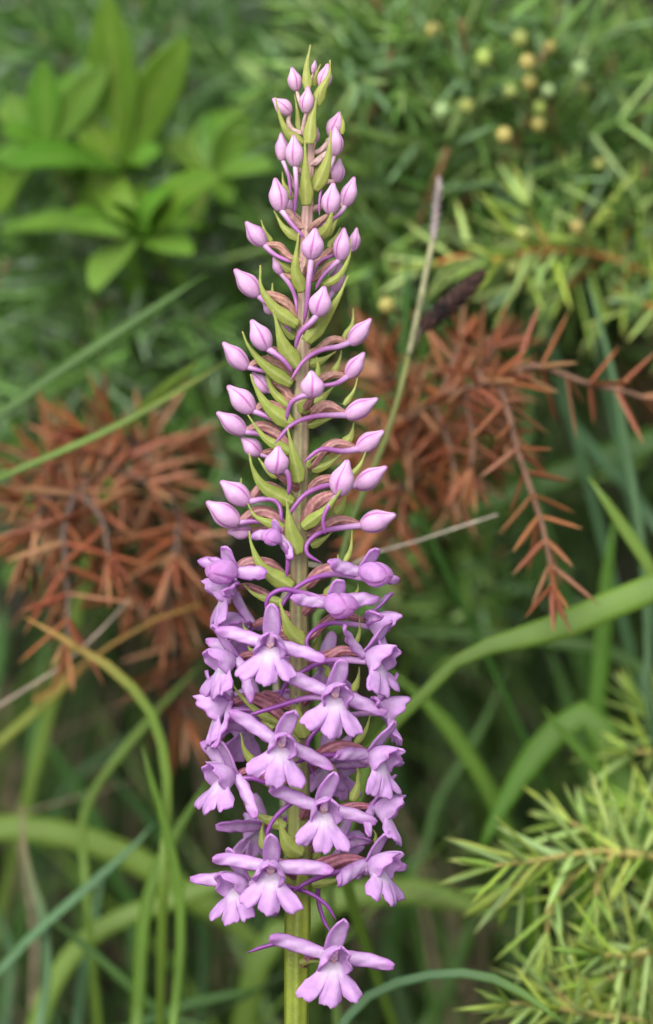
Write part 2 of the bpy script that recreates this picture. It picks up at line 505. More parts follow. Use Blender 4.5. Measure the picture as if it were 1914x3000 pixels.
# --- buds (crop, base, tip, width, depth mm, seam angle, ...)
BUDS = [
 ('A', (675, 512), (632, 302), 132, 0.0, 0.3, [(690, 560), (735, 680)], 50),
 ('A', (760, 712), (780, 474), 136, -2.2, 1.4, [(742, 800), (735, 890)], 48),
 ('A', (622, 716), (462, 578), 150, -0.5, 0.2, [(600, 790), (650, 870)], 55),
 ('A', (822, 355), (838, 236), 55, 2.0, 0.5),
 ('A', (905, 490), (968, 274), 138, 0.0, -0.5, [(860, 600)], 50),
 ('A', (845, 972), (866, 842), 66, 2.5, 0.3),
 ('A', (985, 930), (1060, 703), 150, 1.2, -0.2, [(900, 1040)], 60),
 ('A', (1020, 1095), (1040, 833), 145, -1.0, 1.0, [(950, 1080), (870, 1140)], 80, [(980, 1200, -1), (910, 1330, -1.5), (880, 1500, -2), (880, 1645, -2)], 36),
 ('A', (545, 1145), (545, 892), 128, -0.6, 0.9, [(600, 1260), (680, 1400)], 50, [(600, 1270, -1.2), (618, 1400, -1.2), (630, 1475, -1)], 42),
 ('A', (662, 1195), (648, 914), 165, -3.5, -0.25, None, None, [(672, 1400, -4), (655, 1625, -3)], 48),
 ('A', (1030, 1340), (1062, 1123), 130, 1.6, 0.9, [(960, 1330)], 60),
 ('A', (1112, 1555), (1190, 1288), 148, 0.5, -0.5, [(980, 1530), (860, 1560)], 75, [(1060, 1620, -0.3), (960, 1690, -0.6), (860, 1740, -1)], 48),
 ('A', (985, 1625), (985, 1343), 178, -3.8, -0.45, None, None, None),
 ('A', (640, 1600), (620, 1470), 95, 3.0, 0.3),
 ('A', (530, 1595), (488, 1298), 178, -1.2, 0.35, [(600, 1610), (680, 1710)], 90, [(640, 1720, -2), (745, 1835, -2.2)], 58),
 ('B', (448, 305), (308, 130), 138, 0.0, 1.2, [(555, 310), (640, 400)], 75, [(520, 370, -1), (655, 435, -1.6)], 46),
 ('B', (802, 412), (815, 178), 168, -4.6, -0.05, None, None, [(778, 600, -5), (765, 760, -4.6), (740, 897, -3.6)], 50),
 ('B', (1020, 422), (1056, 178), 140, -1.8, -0.7, [(935, 460), (840, 540)], 75, [(890, 530, -2.6), (830, 640, -2.4)], 44),
 ('B', (1112, 350), (1130, 173), 92, 1.6, 0.4, [(960, 345, 0.5), (850, 430, -0.6)], 80, [(950, 385, -0.8), (850, 440, -1.6), (803, 565, -1.8)], 36),
 ('B', (580, 525), (510, 396), 84, 1.8, 0.6, [(640, 540)], 50, [(640, 600, 0.5), (680, 700, -1.5), (694, 815, -2.0)], 42),
 ('B', (965, 655), (1035, 438), 122, 0.8, -0.9, [(860, 720)], 55, [(900, 760, 0), (850, 830, 0)], 40),
 ('B', (845, 838), (892, 613), 168, -4.8, -0.15, None, None, [(800, 880, -5.2), (715, 965, -5), (678, 1080, -4.4)], 52),
 ('B', (405, 688), (232, 480), 155, -0.5, 0.9, [(500, 680), (610, 740), (690, 850)], 95, [(470, 745, -1.2), (560, 800, -1)], 44),
 ('B', (515, 815), (440, 735), 84, 2.2, 0.3, [(580, 850)], 50, [(600, 900, 1), (655, 960, 0)], 30),
 ('B', (472, 1090), (358, 863), 162, -2.6, 0.15, [(545, 1090), (630, 1170)], 62, [(580, 1155, -3.4), (662, 1255, -3.0)], 54),
 ('B', (322, 1230), (130, 1042), 145, -0.4, 0.9, [(440, 1165), (560, 1200), (645, 1290)], 85, [(440, 1247, -1), (540, 1270, -1)], 44),
 ('B', (1082, 1045), (1258, 868), 135, -0.6, -0.9, [(960, 1010), (850, 1090)], 75, [(1000, 1065, -1.6), (880, 1088, -2.2), (750, 1165, -3.2), (643, 1318, -3.4)], 46),
 ('B', (1072, 1300), (1192, 1106), 128, 0.5, -0.7, [(960, 1275), (860, 1310)], 75, [(985, 1340, -0.6), (880, 1358, -0.8), (820, 1370, -0.6)], 48),
 ('B', (812, 1448), (808, 1248), 178, -4.8, 0.0, None, None, [(740, 1432, -5.2), (655, 1480, -5), (622, 1560, -4.5), (618, 1620, -4)], 48),
 ('B', (482, 1405), (352, 1265), 122, 1.2, 0.2, [(540, 1345), (610, 1390), (640, 1450)], 95, [(540, 1410, 0.5), (590, 1450, 0.2)], 40),
 ('C', (432, 255), (258, 70), 155, -0.8, 0.3, [(520, 205), (620, 250), (690, 330)], 95, [(540, 290, -1.4), (640, 350, -1.2)], 46),
 ('C', (1068, 285), (1300, 172), 135, -0.8, -0.9, [(950, 210), (850, 260), (790, 320)], 90, [(1000, 275, -1.8), (860, 282, -2.6), (700, 340, -3.4), (578, 475, -3.6)], 44),
 ('C', (378, 402), (185, 250), 135, 0.3, 1.0, [(480, 350), (590, 400), (680, 500)], 100, [(470, 405, -0.6), (560, 440, -0.6)], 44),
 ('C', (482, 548), (345, 435), 124, 1.4, 0.4, [(560, 530), (640, 560)], 70, [(560, 580, 0.8), (620, 640, 0)], 40),
 ('C', (588, 685), (592, 493), 168, -4.2, 0.1, None, None, [(655, 660, -4.4), (682, 740, -4.2), (672, 830, -3.8)], 46),
 ('C', (1152, 520), (1330, 380), 132, 0.2, -0.7, [(1010, 470), (900, 540), (830, 620)], 85, [(1050, 525, -0.8), (900, 512, -1.8), (780, 600, -2.2)], 46),
 ('C', (1022, 835), (1072, 586), 170, -3.4, -0.35, [(930, 850, -2.6), (850, 900, -1.8), (800, 1000, -1.2)], 120, [(955, 900, -4), (915, 1000, -4), (930, 1100, -3.8)], 40),
 ('C', (1138, 775), (1365, 648), 140, 0.2, -0.9, [(1000, 720), (890, 730), (820, 780)], 75, [(1050, 765, -0.8), (930, 765, -2.0), (790, 825, -3.0), (690, 945, -3.2), (655, 1030, -3)], 48),
 ('C', (402, 888), (208, 730), 155, -0.6, 0.7, [(490, 775), (600, 800), (690, 870)], 90, [(540, 855, -1.6), (610, 900, -1.8), (630, 1015, -2.4)], 46),
 ('C', (335, 1030), (102, 885), 165, 0.0, 1.1, [(450, 945), (560, 970), (640, 1040)], 105, [(440, 1010, -0.6), (540, 1030, -0.6)], 46),
 ('C', (420, 1075), (250, 1080), 120, 2.0, 0.2, [(520, 1060), (600, 1080)], 60),
 ('C', (1172, 1045), (1420, 965), 160, 0.0, -0.9, [(1060, 1000), (960, 1020), (850, 1090)], 85, [(1060, 1052, -0.8), (900, 1085, -2.0), (805, 1165, -2.6), (810, 1240, -2.8), (905, 1297, -2.8)], 46),
]
for bdat in BUDS: add_bud(*bdat)

BRACTS = [
 ('A', [(772, 500), (765, 300), (798, 95)], 85, -1.2, -1.0),
 ('A', [(830, 470), (850, 360), (890, 268)], 45, 0.8, 0.6),
 ('A', [(850, 640), (900, 500), (965, 370), (975, 230)], 105, -2.0, -3.0),
 ('A', [(785, 990), (812, 760), (868, 515)], 125, -2.4, -2.4),
 ('A', [(745, 985), (600, 890), (525, 740), (483, 566)], 88, -1.4, -2.8),
 ('A', [(690, 860), (680, 700), (655, 540)], 45, 0.6, 1.0),
 ('A', [(700, 880), (698, 775)], 30, 0.6, 0.6),
 ('A', [(1080, 900), (1092, 800), (1066, 706)], 40, -0.2, -0.6),
 ('A', [(838, 1240), (900, 1080), (945, 940)], 80, 0.4, 0.8),
 ('A', [(828, 1405), (920, 1230), (965, 1060), (982, 865)], 140, -2.2, -3.6),
 ('A', [(762, 1545), (755, 1250), (748, 958)], 132, -2.6, -4.2),
 ('A', [(640, 1480), (560, 1350), (545, 1240)], 60, 1.0, 1.4),
 ('A', [(870, 1840), (960, 1720), (1010, 1512)], 112, -2.6, -4.8),
 ('A', [(690, 1840), (560, 1740), (468, 1585)], 90, -1.0, -0.6),
 ('A', [(940, 1820), (1000, 1740), (1060, 1620)], 60, 1.2, 1.4),
 ('B', [(500, 290), (455, 210), (422, 115)], 48, 1.2, 1.2),
 ('B', [(650, 490), (570, 445), (525, 400)], 60, 1.0, 1.4),
 ('B', [(738, 655), (682, 480), (705, 210)], 104, -3.0, -4.8),
 ('B', [(930, 320), (985, 240), (1020, 168)], 50, 1.2, 1.4),
 ('B', [(880, 605), (1000, 540), (1080, 400), (1100, 250)], 54, -1.8, -2.4),
 ('B', [(760, 1030), (900, 850), (1000, 700), (1078, 530)], 125, -2.4, -3.6),
 ('B', [(700, 905), (530, 780), (425, 620), (418, 452)], 108, -1.4, -2.4),
 ('B', [(515, 690), (508, 650), (508, 585)], 32, 1.2, 1.2),
 ('B', [(700, 1225), (590, 1050), (512, 784)], 148, -2.6, -4.2),
 ('B', [(680, 1000), (600, 930), (560, 850)], 70, 1.0, 1.4),
 ('B', [(655, 1345), (470, 1220), (335, 1070), (282, 948)], 108, -1.2, -2.4),
 ('B', [(1040, 1000), (1105, 900), (1115, 778)], 44, -0.6, -0.6),
 ('B', [(785, 1195), (880, 1165), (985, 1100)], 74, -0.2, 0.4),
 ('B', [(960, 1270), (1005, 1180), (1028, 1092)], 48, 0.6, 0.6),
 ('B', [(820, 1490), (900, 1430), (980, 1350)], 78, 0.2, 0.8),
 ('B', [(842, 1300), (850, 1220), (838, 1132)], 40, -1.8, -2.2),
 ('B', [(625, 1515), (510, 1390), (465, 1250), (472, 1120)], 62, 0.0, 0.0),
 ('B', [(480, 1180), (470, 1150), (475, 1118)], 26, 0.6, 0.6),
 ('B', [(720, 1560), (770, 1480), (830, 1420)], 110, -2.0, -4.0),
 ('C', [(705, 345), (545, 230), (445, 80), (412, -10)], 118, -1.6, -2.6),
 ('C', [(690, 535), (510, 430), (392, 272)], 80, -1.0, -1.6),
 ('C', [(1058, 205), (1125, 110), (1152, 18)], 32, -0.8, -0.6),
 ('C', [(800, 345), (900, 320), (1010, 280)], 60, -0.4, 0.2),
 ('C', [(748, 745), (712, 560), (668, 362)], 115, -2.8, -4.4),
 ('C', [(1050, 480), (1105, 420), (1128, 325)], 70, 0.8, 0.6),
 ('C', [(830, 650), (940, 620), (1040, 545)], 74, 0.0, 0.4),
 ('C', [(800, 640), (815, 590), (870, 555)], 60, -0.6, -0.6),
 ('C', [(850, 800), (860, 700), (890, 600)], 90, 2.6, 2.6),
 ('C', [(600, 700), (520, 640), (465, 570)], 60, 0.6, 1.0),
 ('C', [(768, 1055), (930, 930), (1068, 755)], 92, -2.6, -4.8),
 ('C', [(1110, 690), (1170, 620), (1213, 518)], 34, -0.4, -0.4),
 ('C', [(1000, 960), (1050, 900), (1075, 800)], 72, 1.2, 1.0),
 ('C', [(708, 885), (510, 775), (430, 650), (402, 536)], 122, -1.6, -2.8),
 ('C', [(738, 1240), (690, 1060), (660, 850)], 138, -2.8, -4.4),
 ('C', [(658, 1065), (460, 985), (392, 886)], 76, -0.8, -1.4),
 ('C', [(348, 780), (345, 740), (348, 708)], 24, 1.2, 1.2),
 ('C', [(830, 1180), (920, 1130), (980, 1080)], 60, 0.2, 0.4),
 ('C', [(1060, 1300), (1105, 1200), (1115, 1062)], 32, -0.4, -0.4),
 ('C', [(1020, 1330), (1020, 1290), (1016, 1240)], 28, -0.4, -0.4),
 ('C', [(705, 1468), (505, 1340), (425, 1190), (402, 1076)], 122, -1.6, -2.8),
 ('C', [(640, 1580), (450, 1520), (358, 1440)], 70, -0.8, -1.0),
 ('C', [(930, 1530), (985, 1450), (1015, 1370)], 66, -0.6, -0.8),
 ('C', [(1130, 1530), (1155, 1480), (1155, 1440)], 28, 0.4, 0.4),
 ('D', [(800, 665), (700, 560), (625, 352)], 135, -2.6, -4.6),
 ('D', [(430, 580), (400, 545), (388, 505)], 26, 0.6, 0.6),
 ('D', [(1120, 680), (1160, 570), (1158, 452)], 32, -0.4, -0.6),
 ('D', [(850, 700), (880, 640), (890, 580)], 60, 2.0, 2.2),
 ('D', [(470, 720), (440, 690), (420, 660)], 60, 0.8, 0.8),
 ('D', [(960, 870), (940, 800), (875, 782)], 46, -2.0, -3.0),
 ('D', [(620, 1170), (480, 1090), (350, 960), (300, 845)], 52, -0.8, -1.2),
 ('D', [(1120, 960), (1150, 880), (1160, 800)], 46, 0.4, 0.4),
 ('D', [(440, 980), (430, 930), (428, 900)], 28, 0.8, 0.8),
 ('D', [(800, 1270), (760, 1140), (738, 990)], 120, -2.4, -4.0),
 ('D', [(590, 1210), (540, 1160), (500, 1110)], 110, -0.6, -0.2),
 ('D', [(1130, 1310), (1200, 1220), (1234, 1105)], 44, -0.4, -0.6),
 ('D', [(480, 1460), (400, 1350), (374, 1235)], 60, -0.4, -1.0),
 ('D', [(990, 1536), (985, 1490), (980, 1455)], 44, -2.0, -3.0),
 ('D', [(1150, 1550), (1155, 1500), (1145, 1460)], 30, 0.2, 0.2),
 ('E', [(600, 310), (500, 280), (430, 190)], 100, -0.6, -0.2),
 ('E', [(960, 290), (970, 240), (955, 190)], 48, -2.0, -3.0),
 ('E', [(1080, 430), (1115, 330), (1112, 215)], 64, 0.2, 0.2),
 ('E', [(655, 600), (490, 530), (380, 445)], 80, -0.6, 0.2),
 ('E', [(760, 780), (660, 700), (602, 520)], 135, -2.6, -4.4),
 ('E', [(830, 810), (860, 740), (880, 680)], 80, 1.8, 2.2),
 ('E', [(515, 740), (500, 640), (510, 560)], 60, 1.0, 1.0),
 ('E', [(1230, 700), (1232, 650), (1216, 615)], 26, 0.4, 0.4),
 ('E', [(820, 970), (930, 955), (1065, 905)], 54, -0.6, -0.2),
 ('E', [(740, 1470), (820, 1460), (905, 1470)], 44, -1.6, -3.2),
]
for b in BRACTS: add_bract(*b)

# --- open flowers
PUR, PURD, WHT = (0.68, 0.42, 0.76), (0.54, 0.21, 0.60), (0.87, 0.80, 0.89)

def flower_frame(yaw, roll, pitch):
    """local: x right, y away from the viewer, z up; the flower faces -y; yaw>0 turns it to the right of the picture"""
    ry = Matrix.Rotation(math.radians(yaw), 3, 'Z')
    rp = Matrix.Rotation(math.radians(pitch), 3, 'X')
    rr = Matrix.Rotation(math.radians(roll), 3, 'Y')
    return rr @ ry @ rp

def add_flower(crop, base, yaw, roll=0, d=0.0, size=1.0, lift=(6, -4), pitch=0, att=None, sp=None, spw=40, ov=None, closed=False, lipx=0.0, lsc=1.0, swp=(0, 0), ovw=62):
    r = rng
    sc = CROPS[crop][2]
    bx, by = src(crop, *base)
    O = P(bx, by, d)
    R = flower_frame(yaw + r.uniform(-4, 4), roll + r.uniform(-3, 3), pitch + r.uniform(-7, 5))
    lsc *= r.uniform(0.88, 1.04)
    basis = Matrix((RGT, FWD, UPV)).transposed()
    Mx = basis @ R
    k = size * MM
    X = lambda x, y, z: O + Mx @ (Vector((x, y, z)) * k)
    D = lambda x, y, z: (Mx @ Vector((x, y, z))).normalized()
    # part mesh: ovary + column
    m = MB()
    spx = stem_px(by)[0]
    if ov:
        pts = [X(0, 0.1, 0)] + [C(crop, q[0], q[1], q[2] if len(q) > 2 else d * (1 - (i + 1) / (len(ov) + 1))) for i, q in enumerate(ov)]
        ly = src(crop, *ov[-1][:2])[1]
        pts.append(stem_pt(ly + 18, 0))
    else:
        ay = src(crop, 0, att)[1] if att else by + 40
        pts = [X(0, 0.1, 0), P(lerp(bx, spx, 0.3), by - 12, d * 0.72), P(lerp(bx, spx, 0.7), lerp(by, ay, 0.45), d * 0.35), stem_pt(ay, 0)]
    ovary(m, pts, ovw * sc, by)
    if not closed:
        for (cx, cz, rr_, cc) in ((0, 0.25, 0.50, (0.74, 0.50, 0.68)), (-0.22, -0.15, 0.30, (0.80, 0.60, 0.55)), (0.22, -0.15, 0.30, (0.80, 0.60, 0.55)), (0, -0.45, 0.25, (0.72, 0.40, 0.42))):
            vs, cs = [], []
            for i in range(7):
                th = math.pi * i / 6
                for j in range(10):
                    ph = 2 * math.pi * j / 10
                    vs.append(X(cx + rr_ * math.sin(th) * math.cos(ph), -1.55 + rr_ * 1.1 * math.sin(th) * math.sin(ph), cz + rr_ * 1.35 * math.cos(th)))
                    cs.append(cc)
            m.add(vs, grid_faces(7, 10, True), cs)
    fl = obj('flower', m, M_OVARY, orchid)

    # lateral sepals
    for s, lf, sw in ((-1, lift[0], swp[0]), (1, lift[1], swp[1])):
        a = math.radians(lf + r.uniform(-3, 3)) * (1 if s < 0 else 1)
        L = 6.5 * (0.78 if closed else 1.0) * r.uniform(0.94, 1.05)
        ca, sa = math.cos(a), math.sin(a)
        by_ = math.radians(sw)
        pl = lambda u, dz, dy: X(s * (0.45 + u * ca * math.cos(by_)), -0.35 + dy - u * math.sin(by_), 0.05 + u * sa + dz)
        cur = r.uniform(-0.1, 0.45)
        pts = [pl(0, 0, 0), pl(L * 0.33, 0.10, 0.15), pl(L * 0.68, 0.12 + cur * 0.3, 0.1), pl(L, -0.1 + cur * 0.2, -0.25 + r.uniform(-.4, .6))]
        path = spline(pts, 22)
        W = 1.62 * r.uniform(0.92, 1.08) * k * (1.1 if closed else 1)
        wid = lambda t: W * (0.72 + 0.28 * math.sin(math.pi * min(1, t * 1.1)) ) * math.sqrt(max(0.0, 1 - sm(0.80, 1.02, t) ** 2.2 * 0.97))
        tw = r.uniform(-0.25, 0.25)
        jx = r.uniform(0, 20)
        mm = MB()
        ribbon(mm, path, wid, lambda t: D(0, -1, 0.35 + tw * t), 9, 0.62,
               lambda t, q: mixc(mixc(PUR, WHT, 0.50 * math.exp(-((q + 0.15) / 0.45) ** 2) * (1 - 0.6 * t)), PURD, 0.75 * sm(0.70, 1.0, max(abs(q), t * 1.02)) + 0.12 * noise.noise(Vector((t * 4 + jx, q * 2, jx)))),
               lambda t, q: (0.16 * math.sin(t * 9 + q * 2 + jx) * sm(0.3, 1, t) + 0.08 * math.sin(t * 17 + jx + q * 4) + 0.10 * abs(q) ** 3 * math.sin(t * 23 + jx)) * k)
        obj('sepal', mm, M_PETAL, fl, 0.00028)
    # dorsal sepal
    jx = r.uniform(0, 20)
    e = r.uniform(-0.3, 0.3)
    q0 = 0.75 if closed else 1.0
    pts = [X(0, 0.1, 0.35), X(0, -1.1 * q0, 1.75 * q0), X(e * 0.4, -2.3 * q0, 3.1 * q0), X(e, -3.1 * q0 + r.uniform(-.3, .4), 4.0 * q0 * r.uniform(0.95, 1.08))]
    path = spline(pts, 18)
    W = 2.0 * k
    mm = MB()
    ribbon(mm, path, lambda t: W * (0.6 + 0.42 * math.sin(math.pi * min(1, 0.1 + t * 0.9))) * math.sqrt(max(0.0, 1 - sm(0.84, 1.03, t) ** 2.2 * 0.97)), D(0, -0.8, -0.6), 9, -0.35,
           lambda t, q: mixc(mixc(PUR, WHT, 0.42 * math.exp(-(q / 0.45) ** 2)), PURD, 0.5 * sm(0.75, 1, max(abs(q), t)) + 0.15 * noise.noise(Vector((t * 3 + jx, q * 2, jx)))),
           lambda t, q: (0.08 * math.sin(t * 8 + q * 3 + jx) + 0.35 * sm(0.8, 1, t) * (1 if jx > 10 else -0.3)) * k)
    obj('sepal', mm, M_PETAL, fl, 0.00026)

    if closed:
        # petals and lip still folded into a ball
        mm = MB()
        n, seg = 26, 48
        vs, cs = [], []
        jx = r.uniform(0, 9)
        for i in range(n):
            t = i / (n - 1)
            y = -0.2 - 4.3 * t
            rr_ = 1.75 * (math.sin(math.pi * min(1, 0.06 + 0.86 * t))) ** 0.62
            if i == n - 1: rr_ = 0.1
            for j in range(seg):
                ph = 2 * math.pi * j / seg
                g = 0
                for a0 in (math.pi / 2, math.pi / 2 + 2.3, math.pi / 2 - 2.3):
                    dd = (ph - a0 - 0.5 * (t - 0.3) + math.pi) % (2 * math.pi) - math.pi
                    g = max(g, math.exp(-(dd / 0.14) ** 2))
                fold = 1 + 0.06 * math.sin(3 * ph + 4 * t + jx) - 0.15 * g
                vs.append(X(rr_ * fold * math.cos(ph) * 1.12, y, -0.45 * t + rr_ * fold * math.sin(ph) * 0.88))
                cs.append(mixc(mixc(PUR, (0.58, 0.24, 0.60), 0.5 + 0.4 * noise.noise(Vector((ph, t * 3, jx)))), MAG, 0.5 * g * t + 0.2 * sm(0.85, 1, t)))
        mm.add(vs, grid_faces(n, seg, True) + [tuple(range(seg - 1, -1, -1)), tuple((n - 1) * seg + j for j in range(seg))], cs)
        obj('petal', mm, M_PETAL, fl)
    else:
        # two petals leaning together into a hood
        for s in (-1, 1):
            nr, na = 14, 15
            vs, cs = [], []
            T_ = Vector((0.12 * s, -4.3 + r.uniform(-.3, .3), 1.05 + r.uniform(-.15, .15)))
            M_ = Vector((2.0 * s + r.uniform(-.3, .3), -4.4 + r.uniform(-.3, .3), -0.1 + r.uniform(-.2, .2)))
            B_ = Vector((1.4 * s + r.uniform(-.2, .2), -1.7 + r.uniform(-.3, .3), -2.15 + r.uniform(-.2, .2)))
            jx = r.uniform(0, 20)
            for i in range(nr):
                u = i / (nr - 1)
                for j in range(na):
                    a = j / (na - 1)
                    F = T_ * (1 - a) ** 2 + M_ * 2 * a * (1 - a) + B_ * a * a
                    b0 = Vector((0.10 * s + 0.30 * s * a, -0.1, 0.45 - 0.75 * a))
                    p = b0 + (F - b0) * u
                    p.x += s * 0.55 * math.sin(math.pi * min(1, u * 1.05)) * math.sin(math.pi * min(1, a * 0.9 + 0.08))
                    p.z += 0.35 * math.sin(math.pi * u) * (1 - a)
                    ed = sm(0.6, 1, u)
                    p.x += s * 0.20 * ed * math.sin(a * 13 + jx) + s * 0.22 * ed * math.sin(a * 6 + jx * 2)
                    p.y += 0.20 * ed * math.sin(a * 15 + jx * 3)
                    vs.append(X(*p))
                    cs.append(mixc(mixc(PUR, WHT, 0.28 * math.sin(math.pi * u) * (0.6 + 0.4 * math.sin(a * 9 + jx))), PURD, 0.5 * sm(0.86, 1, u) + 0.22 * sm(0.25, 0, u) + 0.2 * noise.noise(Vector((a * 3 + jx, u * 2.5, jx)))))
            mm = MB()
            mm.add(vs, grid_faces(nr, na), cs)
            obj('petal', mm, M_PETAL, fl, 0.00024)
        # three-lobed lip
        nr, na = 20, 45
        vs, cs = [], []
        jx = r.uniform(0, 20)
        asym = r.uniform(-0.10, 0.10)
        thm = 0.74 * r.uniform(0.88, 1.08)
        ml = r.uniform(0.95, 1.06)
        nd = r.uniform(0.85, 1.15)
        for i in range(nr):
            u = i / (nr - 1)
            for j in range(na):
                q = -1 + 2 * j / (na - 1)
                th = q * thm
                lobes = 0.0
                for cq, wq, hq in ((-0.71, 0.32, 0.95), (0.0, 0.36, 1.0 * ml), (0.71, 0.32, 0.95)):
                    z = (q - cq) / wq
                    lobes = max(lobes, hq * max(0, 1 - abs(z) ** 2.6) ** 0.5)
                nb = 0.76 - 0.07 * nd
                RR = 4.75 * lsc * (nb + (1 - nb) * lobes)
                if abs(q) > 0.93: RR *= 1 - 0.25 * ((abs(q) - 0.93) / 0.07) ** 2
                RR *= 1 + asym * q + 0.03 * math.sin(q * 21 + jx) + 0.02 * math.sin(q * 47 + 2 * jx)
                w0 = 1.0
                lx = q * w0 * (1 - 0.2 * u) + RR * math.sin(th) * 1.06 * (0.28 * u + 0.72 * u * u)
                lz = -RR * u * math.cos(th)
                # profile: runs out of the throat, then hangs
                s_ = -lz
                fy = -1.15 - 1.55 * (1 - math.exp(-s_ / 1.4)) - 0.12 * s_ + 0.10 * max(0, s_ - 3) ** 2
                fz = -0.55 - s_ * 1.02
                fy += -0.24 * math.cos(q * math.pi * 2.82) * sm(0.45, 1.0, u) + 0.55 * abs(q) ** 2 * sm(0.1, 0.6, u)
                fy += 0.20 * math.sin(q * 11 + jx + u * 3) * sm(0.4, 1, u) + 0.25 * math.sin(q * 3 + jx * 1.7) * sm(0.5, 1, u)
                vs.append(X(lx + lipx * s_ * 0.2, fy, fz))
                wh = (1 - sm(0.18, 0.62, u)) * (1 - 0.7 * sm(0.35, 1.0, abs(q))) * 0.95
                vein = 0.5 + 0.5 * math.cos(q * 24 + 2 * noise.noise(Vector((q * 3, u * 3, jx))))
                cs.append(mixc(mixc(mixc(PUR, PURD, 0.22 * vein * (1 - u) + 0.55 * sm(0.78, 1.0, u) * 0.7 + 0.15 * noise.noise(Vector((q * 3 + jx, u * 4, 1)))), (0.70, 0.47, 0.80), 0.3 * (1 - vein)), WHT, wh))
        mm = MB()
        mm.add(vs, grid_faces(nr, na), cs)
        obj('lip', mm, M_PETAL, fl, 0.00026)
    if sp:
        ps = [X(0, -0.5, -0.8)] + [C(crop, q[0], q[1], q[2] if len(q) > 2 else d) for q in sp]
        spur(ps, spw * sc, fl, by)
    return fl

